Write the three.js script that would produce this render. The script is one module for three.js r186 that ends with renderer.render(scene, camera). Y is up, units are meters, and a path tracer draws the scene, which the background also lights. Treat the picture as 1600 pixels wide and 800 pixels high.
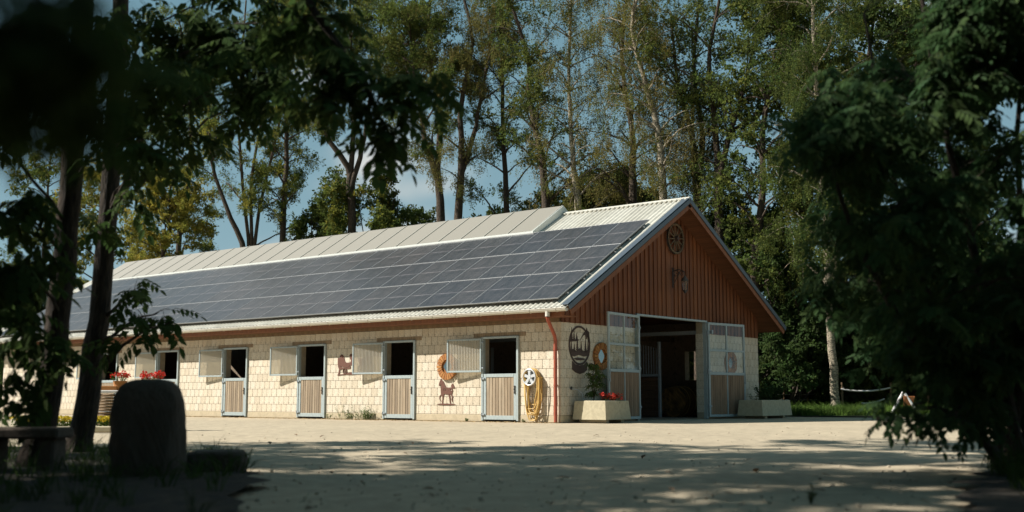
import * as THREE from 'three';
import { mergeGeometries } from 'three/addons/utils/BufferGeometryUtils.js';
import { ImprovedNoise } from 'three/addons/math/ImprovedNoise.js';

// ---------------------------------------------------------------- camera, sky, sun, exposure
const scene = new THREE.Scene();
const FOC = 1803.7, YAW = 50.793 * Math.PI / 180, PITCH = 6.964 * Math.PI / 180;
const CAM = new THREE.Vector3(-24.894, 0.687, 18.612);
const RIGHT = new THREE.Vector3(Math.cos(YAW), 0, Math.sin(YAW));
const AHEAD = new THREE.Vector3(Math.sin(YAW), 0, -Math.cos(YAW));
const FWD = AHEAD.clone().multiplyScalar(Math.cos(PITCH)).add(new THREE.Vector3(0, Math.sin(PITCH), 0));
const UPV = new THREE.Vector3().crossVectors(RIGHT, FWD);
const camera = new THREE.PerspectiveCamera(2 * Math.atan(400 / FOC) * 180 / Math.PI, 2, 0.05, 900);
camera.position.copy(CAM);
camera.lookAt(CAM.clone().add(FWD));
camera.focus = 33;
camera.userData.fStop = 1.25;

const SUN = new THREE.Vector3(-1, 1.37, -1.05).normalize();
const sun = new THREE.DirectionalLight(0xffffff, 5.0);
sun.color.setRGB(1.0, 0.965, 0.895);
sun.position.copy(SUN).multiplyScalar(120);
sun.castShadow = true;
Object.assign(sun.shadow.camera, { left: -60, right: 60, top: 60, bottom: -60, near: 1, far: 300 });
sun.shadow.mapSize.set(4096, 4096);
sun.shadow.radius = 1;
scene.add(sun);

const pn = new ImprovedNoise();
const fbm = (x, y, z, o = 5) => { let a = 0, w = 0.5, s = 1; for (let i = 0; i < o; i++) { a += w * pn.noise(x * s + i * 7.3, y * s + 3.1 * i, z * s - 5.7 * i); w *= 0.5; s *= 2.03; } return a; };
{
  const w = 1024, h = 512, d = new Float32Array(w * h * 4);
  const low = [0.24, 0.345, 0.38], high = [0.055, 0.135, 0.185], cl = [0.47, 0.46, 0.43];
  for (let j = 0; j < h; j++) {
    const el = ((j + 0.5) / h - 0.5) * Math.PI, y = Math.sin(el), c = Math.cos(el);
    const k = Math.pow(Math.min(1, Math.max(0, y) / 0.55), 0.55);
    for (let i = 0; i < w; i++) {
      const az = ((i + 0.5) / w - 0.5) * 2 * Math.PI, x = c * Math.cos(az), z = c * Math.sin(az);
      const q = 1.0 / (Math.max(y, 0) + 0.22);
      let m = fbm(x * q * 1.5 + 4.2, z * q * 1.5 - 1.7, 2.4 + y * 2, 6);
      m = Math.min(1, Math.max(0, (m - 0.105) / 0.26)); m = m * m * (3 - 2 * m) * 0.85;
      for (let n = 0; n < 3; n++) d[(j * w + i) * 4 + n] = (low[n] + (high[n] - low[n]) * k) * (1 - m) + cl[n] * m;
      d[(j * w + i) * 4 + 3] = 1;
    }
  }
  const t = new THREE.DataTexture(d, w, h, THREE.RGBAFormat, THREE.FloatType);
  t.mapping = THREE.EquirectangularReflectionMapping; t.magFilter = t.minFilter = THREE.LinearFilter; t.needsUpdate = true;
  scene.background = t; scene.environment = t;
}
const renderer = new THREE.WebGLRenderer({ antialias: true });
renderer.setSize(1024, 512);
renderer.toneMapping = THREE.LinearToneMapping;
renderer.toneMappingExposure = 1.68;
renderer.shadowMap.enabled = true;

// ---------------------------------------------------------------- helpers
const V = (x, y, z) => new THREE.Vector3(x, y, z);
function rngOf(seed) { let a = seed >>> 0; return () => { a = (a + 0x6D2B79F5) | 0; let t = Math.imul(a ^ (a >>> 15), 1 | a); t = (t + Math.imul(t ^ (t >>> 7), 61 | t)) ^ t; return ((t ^ (t >>> 14)) >>> 0) / 4294967296; }; }
const cf = (r, f, y = 0) => V(CAM.x + RIGHT.x * r + AHEAD.x * f, y, CAM.z + RIGHT.z * r + AHEAD.z * f);       // metres right of and ahead of the camera
const view = (px, py, d) => CAM.clone().addScaledVector(FWD, d).addScaledVector(RIGHT, (px - 800) / FOC * d).addScaledVector(UPV, (400 - py) / FOC * d);
const used = new Map();
function numbered(n) { const k = used.get(n) ?? 0; used.set(n, k + 1); return k ? `${n}_${String(k).padStart(3, '0')}` : n; }
function tag(o, label, category, group, kind) { Object.assign(o.userData, { label, category }); if (group) o.userData.group = group; if (kind) o.userData.kind = kind; return o; }
function thing(name, label, category, p = V(0, 0, 0), turn = 0, group) {
  const o = new THREE.Group(); o.name = numbered(name); o.position.copy(p); o.rotation.y = turn; scene.add(o); return tag(o, label, category, group);
}
function mesh(name, g, m, parent) { const o = new THREE.Mesh(g.isBufferGeometry ? g : g.build(), m); o.name = parent === scene ? numbered(name) : name; parent.add(o); return o; }
function structure(name, g, m) { const o = mesh(name, g, m, scene); o.userData.kind = 'structure'; return o; }
function part(name, parent, x = 0, y = 0, z = 0) { const o = new THREE.Group(); o.name = name; o.position.set(x, y, z); parent.add(o); return o; }

class G {                                                     // a collector of triangles, uv in metres
  constructor() { this.p = []; this.n = []; this.u = []; this.c = null; }
  tri(a, b, c, n, ua, ub, uc) {
    for (const v of [a, b, c]) this.p.push(v.x, v.y, v.z);
    for (const v of n.isVector3 ? [n, n, n] : n) this.n.push(v.x, v.y, v.z);
    const ax = n.isVector3 ? n : n[0], x = Math.abs(ax.x), y = Math.abs(ax.y), z = Math.abs(ax.z);
    const f = (v) => y >= x && y >= z ? [v.x, v.z] : x >= z ? [v.z, v.y] : [v.x, v.y];
    this.u.push(...(ua ?? f(a)), ...(ub ?? f(b)), ...(uc ?? f(c)));
    return this;
  }
  poly(vs, out) {                                             // flat convex polygon facing OUT
    const n = V(0, 0, 0).crossVectors(vs[1].clone().sub(vs[0]), vs[2].clone().sub(vs[0])).normalize();
    if (out && n.dot(out) < 0) { vs = [...vs].reverse(); n.negate(); }
    for (let i = 1; i + 1 < vs.length; i++) this.tri(vs[0], vs[i], vs[i + 1], n);
    return this;
  }
  box(cx, cy, cz, sx, sy, sz, b = 0, m) {                     // chamfered box
    const h = [sx / 2, sy / 2, sz / 2], c = V(cx, cy, cz); b = Math.min(b, ...h.map((v) => v * 0.45));
    const P = (s, a) => { const v = [0, 1, 2].map((k) => s[k] * (k === a ? h[k] : h[k] - b)); const o = V(...v).add(c); return m ? o.applyMatrix4(m) : o; };
    const dir = (v) => { const d = V(...v); return m ? d.transformDirection(m) : d; };
    for (let a = 0; a < 3; a++) for (const s of [-1, 1]) {
      const e = (q, r) => { const t = [0, 0, 0]; t[a] = s; t[(a + 1) % 3] = q; t[(a + 2) % 3] = r; return P(t, a); };
      const o = [0, 0, 0]; o[a] = s; this.poly([e(-1, -1), e(1, -1), e(1, 1), e(-1, 1)], dir(o));
    }
    if (b > 0) {
      for (let a = 0; a < 3; a++) { const q = (a + 1) % 3, r = (a + 2) % 3;
        for (const s of [-1, 1]) for (const t of [-1, 1]) { const mk = (w) => { const v = [0, 0, 0]; v[q] = s; v[r] = t; v[a] = w; return v; }; const o = [0, 0, 0]; o[q] = s; o[r] = t;
          this.poly([P(mk(-1), q), P(mk(1), q), P(mk(1), r), P(mk(-1), r)], dir(o)); } }
      for (const x of [-1, 1]) for (const y of [-1, 1]) for (const z of [-1, 1]) this.poly([P([x, y, z], 0), P([x, y, z], 1), P([x, y, z], 2)], dir([x, y, z]));
    }
    return this;
  }
  bar(a, b, w, h, bev = 0.003) {                              // a box from a to b
    const d = b.clone().sub(a), L = d.length(), m = new THREE.Matrix4(), z = d.normalize(), up = Math.abs(z.y) > 0.95 ? V(1, 0, 0) : V(0, 1, 0);
    const x = V(0, 0, 0).crossVectors(up, z).normalize(), y = V(0, 0, 0).crossVectors(z, x);
    m.makeBasis(x, y, z).setPosition(a.clone().add(b).multiplyScalar(0.5)); return this.box(0, 0, 0, w, h, L, bev, m);
  }
  tube(pts, rad, seg = 6, cap = true) {
    const N = pts.length; let X = null; const rings = []; let len = 0;
    for (let i = 0; i < N; i++) {
      const t = pts[Math.min(i + 1, N - 1)].clone().sub(pts[Math.max(i - 1, 0)]).normalize();
      if (!X) X = V(0, 0, 0).crossVectors(Math.abs(t.y) > 0.9 ? V(1, 0, 0) : V(0, 1, 0), t).normalize();
      X = X.clone().addScaledVector(t, -X.dot(t)).normalize();
      const Y = V(0, 0, 0).crossVectors(t, X), r = typeof rad === 'number' ? rad : rad[i]; if (i) len += pts[i].distanceTo(pts[i - 1]);
      rings.push({ len, r, c: pts[i], t, v: Array.from({ length: seg + 1 }, (_, k) => { const a = k / seg * 2 * Math.PI, n = X.clone().multiplyScalar(Math.cos(a)).addScaledVector(Y, Math.sin(a)); return { n, p: pts[i].clone().addScaledVector(n, r), u: k / seg * 2 * Math.PI * rings0(rad) }; }) });
    }
    function rings0(q) { return typeof q === 'number' ? q : q[0]; }
    for (let i = 0; i + 1 < N; i++) for (let k = 0; k < seg; k++) {
      const A = rings[i], B = rings[i + 1], a = A.v[k], b = A.v[k + 1], c = B.v[k + 1], d = B.v[k];
      this.tri(a.p, b.p, c.p, [a.n, b.n, c.n], [a.u, A.len], [b.u, A.len], [c.u, B.len]); this.tri(a.p, c.p, d.p, [a.n, c.n, d.n], [a.u, A.len], [c.u, B.len], [d.u, B.len]);
    }
    if (cap) for (const [R, s] of [[rings[0], -1], [rings[N - 1], 1]]) if (R.r > 0.004) this.poly(R.v.slice(0, seg).map((q) => q.p), R.t.clone().multiplyScalar(s));
    return this;
  }
  prism(poly, z0, z1) {                                       // 2D polygon (convex) in x, y pushed along z
    const n = poly.length, c = poly.reduce((s, q) => [s[0] + q[0] / n, s[1] + q[1] / n], [0, 0]);
    for (const [z, s] of [[z0, -1], [z1, 1]]) this.poly(poly.map(([x, y]) => V(x, y, z)), V(0, 0, s * Math.sign(z1 - z0)));
    for (let i = 0; i < n; i++) { const a = poly[i], b = poly[(i + 1) % n]; this.poly([V(a[0], a[1], z0), V(b[0], b[1], z0), V(b[0], b[1], z1), V(a[0], a[1], z1)], V((a[0] + b[0]) / 2 - c[0], (a[1] + b[1]) / 2 - c[1], 0)); }
    return this;
  }
  add(g, m) {
    g = g.index ? g.toNonIndexed() : g.clone(); if (m) g.applyMatrix4(m);
    for (const v of g.attributes.position.array) this.p.push(v); for (const v of g.attributes.normal.array) this.n.push(v);
    if (g.attributes.uv) for (const v of g.attributes.uv.array) this.u.push(v); else for (let i = 0; i < g.attributes.position.count; i++) this.u.push(0, 0);
    return this;
  }
  tint(r, g, b) { this.c ??= []; while (this.c.length < this.p.length) this.c.push(r, g, b); return this; }
  build() {
    const g = new THREE.BufferGeometry();
    g.setAttribute('position', new THREE.Float32BufferAttribute(this.p, 3)); g.setAttribute('normal', new THREE.Float32BufferAttribute(this.n, 3)); g.setAttribute('uv', new THREE.Float32BufferAttribute(this.u, 2));
    if (this.c) g.setAttribute('color', new THREE.Float32BufferAttribute(this.c, 3));
    return g;
  }
}
const extrude = (shape, depth, bevel = 0) => new THREE.ExtrudeGeometry(shape, { depth, bevelEnabled: bevel > 0, bevelSize: bevel, bevelThickness: bevel, bevelSegments: 1, curveSegments: 20 });
const shapeOf = (pts) => new THREE.Shape(pts.map(([x, y]) => new THREE.Vector2(x, y)));
const M4 = (x, y, z, rx = 0, ry = 0, rz = 0, s = 1) => new THREE.Matrix4().compose(V(x, y, z), new THREE.Quaternion().setFromEuler(new THREE.Euler(rx, ry, rz)), typeof s === 'number' ? V(s, s, s) : s);

// ---------------------------------------------------------------- procedural textures (colour, grain, relief of matter)
function tex(size, metres, fn, srgb = true, h = size) {
  const d = new Uint8Array(size * h * 4);
  for (let j = 0; j < h; j++) for (let i = 0; i < size; i++) { const c = fn(i / size, j / h); for (let k = 0; k < 3; k++) d[(j * size + i) * 4 + k] = Math.max(0, Math.min(255, 255 * (typeof c === 'number' ? c : c[k]))); d[(j * size + i) * 4 + 3] = 255; }
  const t = new THREE.DataTexture(d, size, h); t.wrapS = t.wrapT = THREE.RepeatWrapping; t.magFilter = THREE.LinearFilter; t.minFilter = THREE.LinearMipmapLinearFilter; t.generateMipmaps = true;
  const [mx, my] = Array.isArray(metres) ? metres : [metres, metres]; t.repeat.set(1 / mx, 1 / my); if (srgb) t.colorSpace = THREE.SRGBColorSpace; t.needsUpdate = true; return t;
}
const ring = (u, v, f, s = 0, o = 4) => { // seamless noise
  const a = u * 2 * Math.PI, b = v * 2 * Math.PI; const r = f / (2 * Math.PI);
  let t = 0, w = 0.5, k = 1; for (let i = 0; i < o; i++) { t += w * pn.noise(Math.cos(a) * r * k + s + Math.cos(b) * r * k * 0.91, Math.sin(a) * r * k + s * 2.1 + i * 9, Math.sin(b) * r * k - s + Math.cos(b) * 0.37 * r * k); w *= 0.5; k *= 2; } return t;
};
const grit = rngOf(77);
const T = {
  sand: tex(1024, 4.2, (u, v) => { const n = ring(u, v, 22, 3, 5), g = grit(); const k = 0.86 + n * 0.16 + (g - 0.5) * 0.16 - (g > 0.985 ? 0.28 : 0); return [k, k * 0.985, k * 0.96]; }),
  sandBump: tex(1024, 2.7, (u, v) => 0.5 + ring(u, v, 40, 1, 5) * 0.6 + (grit() - 0.5) * 0.2, false),
  block: tex(256, 0.9, (u, v) => { const m = ring(u, v, 7, 66, 4); const k = 0.9 + ring(u, v, 14, 6, 4) * 0.2 + (grit() - 0.5) * 0.08 - (m > 0.2 ? (m - 0.2) * 1.1 : 0); return [k, k * 0.995, k * 0.975]; }),
  wood: tex(512, [0.5, 1.9], (u, v) => { const w = ring(u, v * 0.5, 3, 8, 2) * 0.06, n = pn.noise(Math.cos((u + w) * 6.283) * 9, Math.sin((u + w) * 6.283) * 9, Math.sin(v * 6.283) * 0.7 + 5), m = pn.noise(Math.cos(u * 6.283) * 26, Math.sin(u * 6.283) * 26, Math.cos(v * 6.283) * 1.6); const k = 0.82 + n * 0.22 + m * 0.16 + (grit() - 0.5) * 0.06; return [k, k * 0.98, k * 0.95]; }),
  bark: tex(256, [0.5, 1.1], (u, v) => { const k = 0.72 + ring(u, v, 7, 2, 4) * 0.5 + pn.noise(Math.cos(u * 6.283) * 8, Math.sin(u * 6.283) * 8, Math.sin(v * 6.283) * 2) * 0.3; return [k, k * 0.97, k * 0.93]; }),
  birchBark: tex(256, [0.7, 1.3], (u, v) => { const n = pn.noise(Math.cos(u * 6.283) * 1.2, Math.sin(v * 6.283) * 11, Math.cos(v * 6.283) * 11), m = ring(u, v, 9, 12, 4); const k = n > 0.2 || m > 0.26 ? 0.22 : 0.92 + m * 0.25; return [k, k * 0.97, k * 0.9]; }),
  concrete: tex(256, 0.8, (u, v) => { const k = 0.84 + ring(u, v, 10, 21, 5) * 0.12 + (grit() - 0.5) * 0.1; return [k, k * 0.99, k * 0.95]; }),
  metal: tex(256, 0.6, (u, v) => { const k = 0.92 + ring(u, v, 12, 31, 4) * 0.1; return [k, k, k]; }),
  roof: tex(512, [3.1, 2.3], (u, v) => { const k = 0.9 + ring(u, v, 10, 41, 5) * 0.14 + (grit() - 0.5) * 0.05, mo = 1; return [k * mo, k * mo, k * mo * 0.98]; }),
  soil: tex(512, 3.3, (u, v) => { const k = 0.6 + ring(u, v, 24, 51, 5) * 0.7 + (grit() - 0.5) * 0.25; return [k, k * 0.95, k * 0.85]; }),
};
const std = (r, g, b, rough = 0.85, map, more = {}) => { const m = new THREE.MeshStandardMaterial({ roughness: rough, metalness: 0, ...more }); m.color.setRGB(r, g, b); if (map) m.map = map; return m; };
const phy = (r, g, b, rough, more) => { const m = new THREE.MeshPhysicalMaterial({ roughness: rough, metalness: 0, ...more }); m.color.setRGB(r, g, b); return m; };
const bump = (m, t, s) => { m.bumpMap = t; m.bumpScale = s; return m; };

const mat = {
  yard: bump(std(0.54, 0.46, 0.34, 0.95, T.sand, { vertexColors: true }), T.sandBump, 0.009),
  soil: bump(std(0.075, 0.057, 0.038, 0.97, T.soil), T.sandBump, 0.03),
  grassGround: std(0.05, 0.075, 0.02, 0.97, T.soil),
  mortar: std(0.53, 0.445, 0.34, 0.95, T.concrete),
  plinth: std(0.64, 0.54, 0.40, 0.95, T.concrete),
  blocks: [[0.74, 0.65, 0.525], [0.715, 0.625, 0.50], [0.76, 0.675, 0.55], [0.735, 0.63, 0.495], [0.67, 0.575, 0.45], [0.75, 0.665, 0.55]].map((c) => std(...c, 0.9, T.block)),
  blockFar: std(1, 1, 1, 0.9, T.block, { vertexColors: true }),
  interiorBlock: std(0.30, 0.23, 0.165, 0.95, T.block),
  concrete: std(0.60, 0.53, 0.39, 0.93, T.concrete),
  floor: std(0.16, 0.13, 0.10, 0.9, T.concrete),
  cladding: [[0.215, 0.067, 0.018], [0.19, 0.058, 0.016], [0.245, 0.08, 0.022], [0.17, 0.052, 0.015]].map((c) => std(...c, 0.72, T.wood)),
  batten: [[0.225, 0.07, 0.018], [0.195, 0.06, 0.016], [0.25, 0.082, 0.022]].map((c) => std(...c, 0.75, T.wood)),
  barge: std(0.27, 0.095, 0.034, 0.7, T.wood),
  beam: std(0.27, 0.18, 0.10, 0.85, T.wood),
  lintel: std(0.40, 0.30, 0.20, 0.9, T.wood),
  deck: std(0.24, 0.095, 0.04, 0.85, T.wood),
  plank: [[0.47, 0.375, 0.27], [0.41, 0.32, 0.225], [0.51, 0.415, 0.305], [0.36, 0.285, 0.205]].map((c) => std(...c, 0.85, T.wood)),
  doorPlank: [[0.34, 0.225, 0.145], [0.30, 0.195, 0.125], [0.37, 0.25, 0.165]].map((c) => std(...c, 0.85, T.wood)),
  darkPlank: std(0.14, 0.075, 0.04, 0.85, T.wood),
  galv: std(0.40, 0.455, 0.45, 0.5, T.metal),
  galvDark: std(0.36, 0.40, 0.42, 0.5, T.metal, { metalness: 0.4 }),
  iron: std(0.03, 0.027, 0.025, 0.6),
  rust: std(0.15, 0.062, 0.04, 0.85, T.metal),
  darkRust: std(0.075, 0.045, 0.036, 0.8, T.metal),
  roof: std(0.57, 0.545, 0.485, 0.8, T.roof),
  curb: std(0.70, 0.715, 0.66, 0.55, T.metal),
  bar: std(0.36, 0.345, 0.295, 0.6),
  skylight: phy(0.225, 0.205, 0.165, 0.6, { transmission: 0.12 }),
  verge: std(0.10, 0.125, 0.15, 0.45, T.metal, { metalness: 0.3 }),
  gutter: std(0.70, 0.66, 0.57, 0.5, T.metal),
  copper: std(0.42, 0.10, 0.055, 0.5, T.metal, { metalness: 0.2 }),
  cell: phy(0.032, 0.033, 0.042, 0.32, { clearcoat: 0.35, clearcoatRoughness: 0.15 }),
  alu: std(0.34, 0.34, 0.34, 0.5, T.metal, { metalness: 0.3 }),
  poly: phy(0.66, 0.62, 0.52, 0.6, { transmission: 0.6, side: THREE.DoubleSide }),
  glass: phy(0.95, 0.97, 0.96, 0.02, { transmission: 1, side: THREE.DoubleSide }),
  mirror: std(0.30, 0.34, 0.34, 0.12, null, { metalness: 1 }),
  clay: [[0.50, 0.21, 0.055], [0.44, 0.17, 0.045], [0.55, 0.25, 0.075]].map((c) => std(...c, 0.8, T.concrete)),
  wheelWood: std(0.17, 0.12, 0.07, 0.85, T.wood),
  hose: std(0.56, 0.36, 0.11, 0.5),
  alloy: std(0.72, 0.72, 0.72, 0.3, null, { metalness: 0.5 }),
  white: std(0.72, 0.70, 0.66, 0.7, T.metal),
  orange: std(0.55, 0.20, 0.06, 0.7, T.wood),
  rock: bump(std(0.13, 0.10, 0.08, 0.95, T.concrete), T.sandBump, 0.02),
  bark: bump(std(0.135, 0.10, 0.07, 0.95, T.bark), T.bark, 0.03),
  darkBark: bump(std(0.10, 0.076, 0.055, 0.95, T.bark), T.bark, 0.03),
  birchBark: bump(std(0.46, 0.41, 0.34, 0.9, T.birchBark), T.bark, 0.012),
  whiteBirch: bump(std(0.52, 0.48, 0.42, 0.9, T.birchBark), T.bark, 0.012),
  straw: std(0.42, 0.24, 0.08, 0.95, T.soil),
  leaf: phy(1, 1, 1, 1, { specularIntensity: 0.12, transmission: 0.47, side: THREE.DoubleSide }),
  petal: phy(0.62, 0.03, 0.012, 0.8, { transmission: 0.2, side: THREE.DoubleSide }),
  yellowPetal: phy(0.62, 0.48, 0.02, 0.8, { transmission: 0.2, side: THREE.DoubleSide }),
};
{ // the face of a panel: cell rows, busbars, printed grid
  const t = tex(256, 1, (u, v) => {
    const cu = (u * 6) % 1, cv = (v * 20) % 1, mid = Math.abs(v - 0.5) < 0.006;
    const line = mid || Math.min(cu, 1 - cu) < 0.022 || Math.min(cv, 1 - cv) < 0.03; const bus = Math.min((u * 54) % 1, 1 - (u * 54) % 1) < 0.1;
    const k = mid ? 0.46 : line ? 0.36 : bus ? 0.25 : 0.2; const d = 1 + ring(u, v, 9, 61, 4) * 0.35 + (grit() > 0.9993 ? 2.2 : 0); return [k * d * 1.06, k * d, k * d];
  }, true, 512);
  mat.cell.map = t; mat.cell.color.setRGB(1, 1, 1);
  mat.cells = [mat.cell, mat.cell.clone(), mat.cell.clone()]; mat.cells[1].color.setRGB(0.94, 0.95, 0.98); mat.cells[2].color.setRGB(1.06, 1.04, 1.02); mat.cells[1].roughness = 0.3; mat.cells[2].roughness = 0.345;  // slight tints per panel imitate varied reflections
}

// ---------------------------------------------------------------- ground
{
  const g = new THREE.BufferGeometry(), N = 300, S = 60, pos = [], uv = [], col = [], idx = [];
  for (let j = 0; j <= N; j++) for (let i = 0; i <= N; i++) {
    const e = (t) => { const q = (t / N - 0.5) * 2; return Math.sign(q) * (Math.abs(q) * 0.3 + Math.pow(Math.abs(q), 6) * 6.4) * S; };
    const x = e(i) - 9, z = e(j) + 6; const near = Math.hypot(x + 9, z - 6) < 26;
    const fade = near ? Math.min(1, Math.max(0, (-0.5 - x) / 2)) : 0, u = x * 0.25 + z * 0.97 + 1.2 * Math.sin(x * 0.16) + 0.5 * fbm(x * 0.2, 2, z * 0.2, 2); let rut = 0;      // wheel tracks across the yard
    for (const c of [9.3, 10.9, 13.4, 15.0, 4.6, 6.2]) rut += Math.exp(-Math.pow((u - c) / 0.16, 2)) * (0.5 + 0.5 * fbm(x * 0.6, c, z * 0.6, 2));
    const hoof = Math.max(0, fbm(x * 2.6, 7, z * 2.6, 2) - 0.16) * 0.09;
    pos.push(x, fade * (fbm(x * 0.35, z * 0.35, 3, 3) * 0.03 + fbm(x * 1.7, z * 1.7, 8, 3) * 0.016 - rut * 0.02 - hoof) - 0.005, z); uv.push(x, z);
    const k = 0.95 + fbm(x * 0.23, z * 0.23, 9, 4) * 0.18 + fbm(x * 1.3, z * 1.3, 5, 3) * 0.08; col.push(k, k * 0.99, k * 0.97);
    if (i < N && j < N) { const a = j * (N + 1) + i; idx.push(a, a + N + 1, a + 1, a + 1, a + N + 1, a + N + 2); }
  }
  g.setAttribute('position', new THREE.Float32BufferAttribute(pos, 3)); g.setAttribute('uv', new THREE.Float32BufferAttribute(uv, 2)); g.setAttribute('color', new THREE.Float32BufferAttribute(col, 3)); g.setIndex(idx); g.computeVertexNormals();
  structure('ground', g, mat.yard);
}
function sheet(name, pts, y, m, wob = 0.25, seed = 3) {        // an outlined sheet on the ground with a ragged edge
  const out = []; const r = rngOf(seed);
  pts.forEach((p, i) => { const q = pts[(i + 1) % pts.length], n = Math.max(2, Math.round(Math.hypot(q[0] - p[0], q[1] - p[1]) / 0.5)); for (let k = 0; k < Math.min(n, 60); k++) { const t = k / Math.min(n, 60); out.push(new THREE.Vector2(p[0] + (q[0] - p[0]) * t + (r() - 0.5) * wob, p[1] + (q[1] - p[1]) * t + (r() - 0.5) * wob)); } });
  const g = new THREE.ShapeGeometry(new THREE.Shape(out.map((v) => new THREE.Vector2(v.x, -v.y)))); g.rotateX(-Math.PI / 2); g.translate(0, y, 0);
  const p = g.attributes.position, uv = g.attributes.uv; for (let i = 0; i < p.count; i++) uv.setXY(i, p.getX(i), p.getZ(i)); return structure(name, g, m);
}
const gp = (r, f) => { const p = cf(r, f); return [p.x, p.z]; };
sheet('woodland_floor', [[13.2, 3], [13.2, -60], [300, -300], [420, 60], [60, 40], [28, 16], [15.2, 5.5]], 0.03, mat.grassGround, 0.3, 5);
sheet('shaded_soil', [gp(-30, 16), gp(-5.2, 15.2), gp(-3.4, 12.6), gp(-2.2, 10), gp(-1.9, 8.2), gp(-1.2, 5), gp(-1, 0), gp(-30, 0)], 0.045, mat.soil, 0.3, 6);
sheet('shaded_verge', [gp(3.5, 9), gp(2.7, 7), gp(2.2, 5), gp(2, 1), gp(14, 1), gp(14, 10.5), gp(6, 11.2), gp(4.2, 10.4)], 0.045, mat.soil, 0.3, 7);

// ---------------------------------------------------------------- the stable
const W = 11.3, LEN = 30, XE = -0.65, YE = 3.06, RX = W / 2, RY = 6.72, SL = (RY - YE) / (RX - XE), ANG = Math.atan(SL), OV = 0.745;
const barn = thing('horse_stable', 'long cream block horse stable with solar roof and brown timber gable', 'stable');
const doorZ = Array.from({ length: 6 }, (_, i) => -(1.43 + 0.673 + 3.949 * i)), DW = 1.35;
const roofY = (x) => YE + (Math.min(x, W - x) - XE) * SL;
{
  // mortar cores with the openings left free
  const long = new G(), zs = [-0.3, ...doorZ.flatMap((z) => [z + DW / 2, z - DW / 2]), -LEN];
  for (let i = 0; i < zs.length; i += 2) long.box(0.156, 1.35, (zs[i] + zs[i + 1]) / 2, 0.288, 2.7, zs[i] - zs[i + 1]);
  for (const z of doorZ) long.box(0.156, 2.58, z, 0.288, 0.24, DW);
  const wall = mesh('side_wall', long, mat.mortar, barn);
  const gcore = new G(), ox0 = RX - 1.98, ox1 = RX + 1.98;
  gcore.box((0.012 + ox0) / 2, 1.35, -0.156, ox0 - 0.012, 2.7, 0.288).box((W - 0.012 + ox1) / 2, 1.35, -0.156, W - 0.012 - ox1, 2.7, 0.288);
  gcore.prism([[0.05, 2.7], [ox0, 2.7], [ox0, roofY(ox0) - 0.16], [0.05, roofY(0.05) - 0.16]], -0.28, -0.02).prism([[ox1, 2.7], [W - 0.05, 2.7], [W - 0.05, roofY(0.05) - 0.16], [ox1, roofY(ox1) - 0.16]], -0.28, -0.02);
  gcore.prism([[ox0, 3.08], [ox1, 3.08], [ox1, roofY(ox1) - 0.16], [RX, RY - 0.16], [ox0, roofY(ox0) - 0.16]], -0.28, -0.02);
  const gable = mesh('gable_wall', gcore, mat.mortar, barn);
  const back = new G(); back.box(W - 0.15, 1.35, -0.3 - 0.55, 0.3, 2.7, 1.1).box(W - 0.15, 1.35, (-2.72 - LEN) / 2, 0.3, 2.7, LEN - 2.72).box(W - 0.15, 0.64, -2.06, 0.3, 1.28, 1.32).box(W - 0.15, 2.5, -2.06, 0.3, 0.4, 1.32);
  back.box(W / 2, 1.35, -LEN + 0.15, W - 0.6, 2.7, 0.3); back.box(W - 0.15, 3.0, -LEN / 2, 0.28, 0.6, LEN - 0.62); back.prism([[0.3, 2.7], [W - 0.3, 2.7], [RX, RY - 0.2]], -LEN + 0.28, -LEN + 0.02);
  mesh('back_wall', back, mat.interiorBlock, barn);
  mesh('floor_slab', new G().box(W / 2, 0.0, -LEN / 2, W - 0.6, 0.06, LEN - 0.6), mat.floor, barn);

  // one block: front face with chamfer, sides run back into the mortar
  const bg = new G(); { const b = 0.02, d = 0.07, q = (s, z) => [V(-s, -s, z), V(s, -s, z), V(s, s, z), V(-s, s, z)]; const o = q(0.5, -d / 2), m = q(0.5, 0.5 - 0.12), f = q(0.5 - b, 0.5);
    bg.poly(f, V(0, 0, 1)); for (let i = 0; i < 4; i++) { const j = (i + 1) % 4, out = m[i].clone().add(m[j]).setZ(0); bg.poly([m[i], m[j], f[j], f[i]], out.clone().add(V(0, 0, 0.5))); bg.poly([o[i], o[j], m[j], m[i]], out); } }
  const blockGeo = bg.build();
  const lay = (u0, u1, courses, openings, seed) => {          // running bond
    const out = [], C = 0.25, r = rngOf(seed);
    for (let c = 0; c < courses; c++) {
      const y = 0.2 + c * C, ym = y + C / 2; let iv = [[u0, u1]];
      for (const [a, b, lo, hi] of openings) if (ym > lo && ym < hi) iv = iv.flatMap(([p, q]) => b <= p || a >= q ? [[p, q]] : [[p, a], [b, q]].filter(([s, t]) => t - s > 0.03));
      for (const [p, q] of iv) { let k = Math.floor((p - u0) / C) - 1; for (; ; k++) { const a = Math.max(p, u0 + k * C + (c % 2 ? C / 2 : 0)), b = Math.min(q, u0 + (k + 1) * C + (c % 2 ? C / 2 : 0)); if (a >= q) break; if (b - a > 0.03) out.push({ u: (a + b) / 2, w: b - a, y: ym, h: C, t: r(), j: r(), k: r() }); } }
    }
    return out;
  };
  const longBlocks = lay(0, LEN, 10, doorZ.map((z) => [-z - DW / 2, -z + DW / 2, 0, 2.45]), 11).map((b) => ({ ...b, side: true, pos: V(0, b.y, -b.u) }));
  const gableBlocks = lay(0, W, 10, [[ox0, ox1, 0, 3.1]], 12).map((b) => ({ ...b, side: false, pos: V(b.u, b.y, 0) }));
  const hidden = (b) => !b.side && b.pos.x > 9.0 && false;
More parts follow.
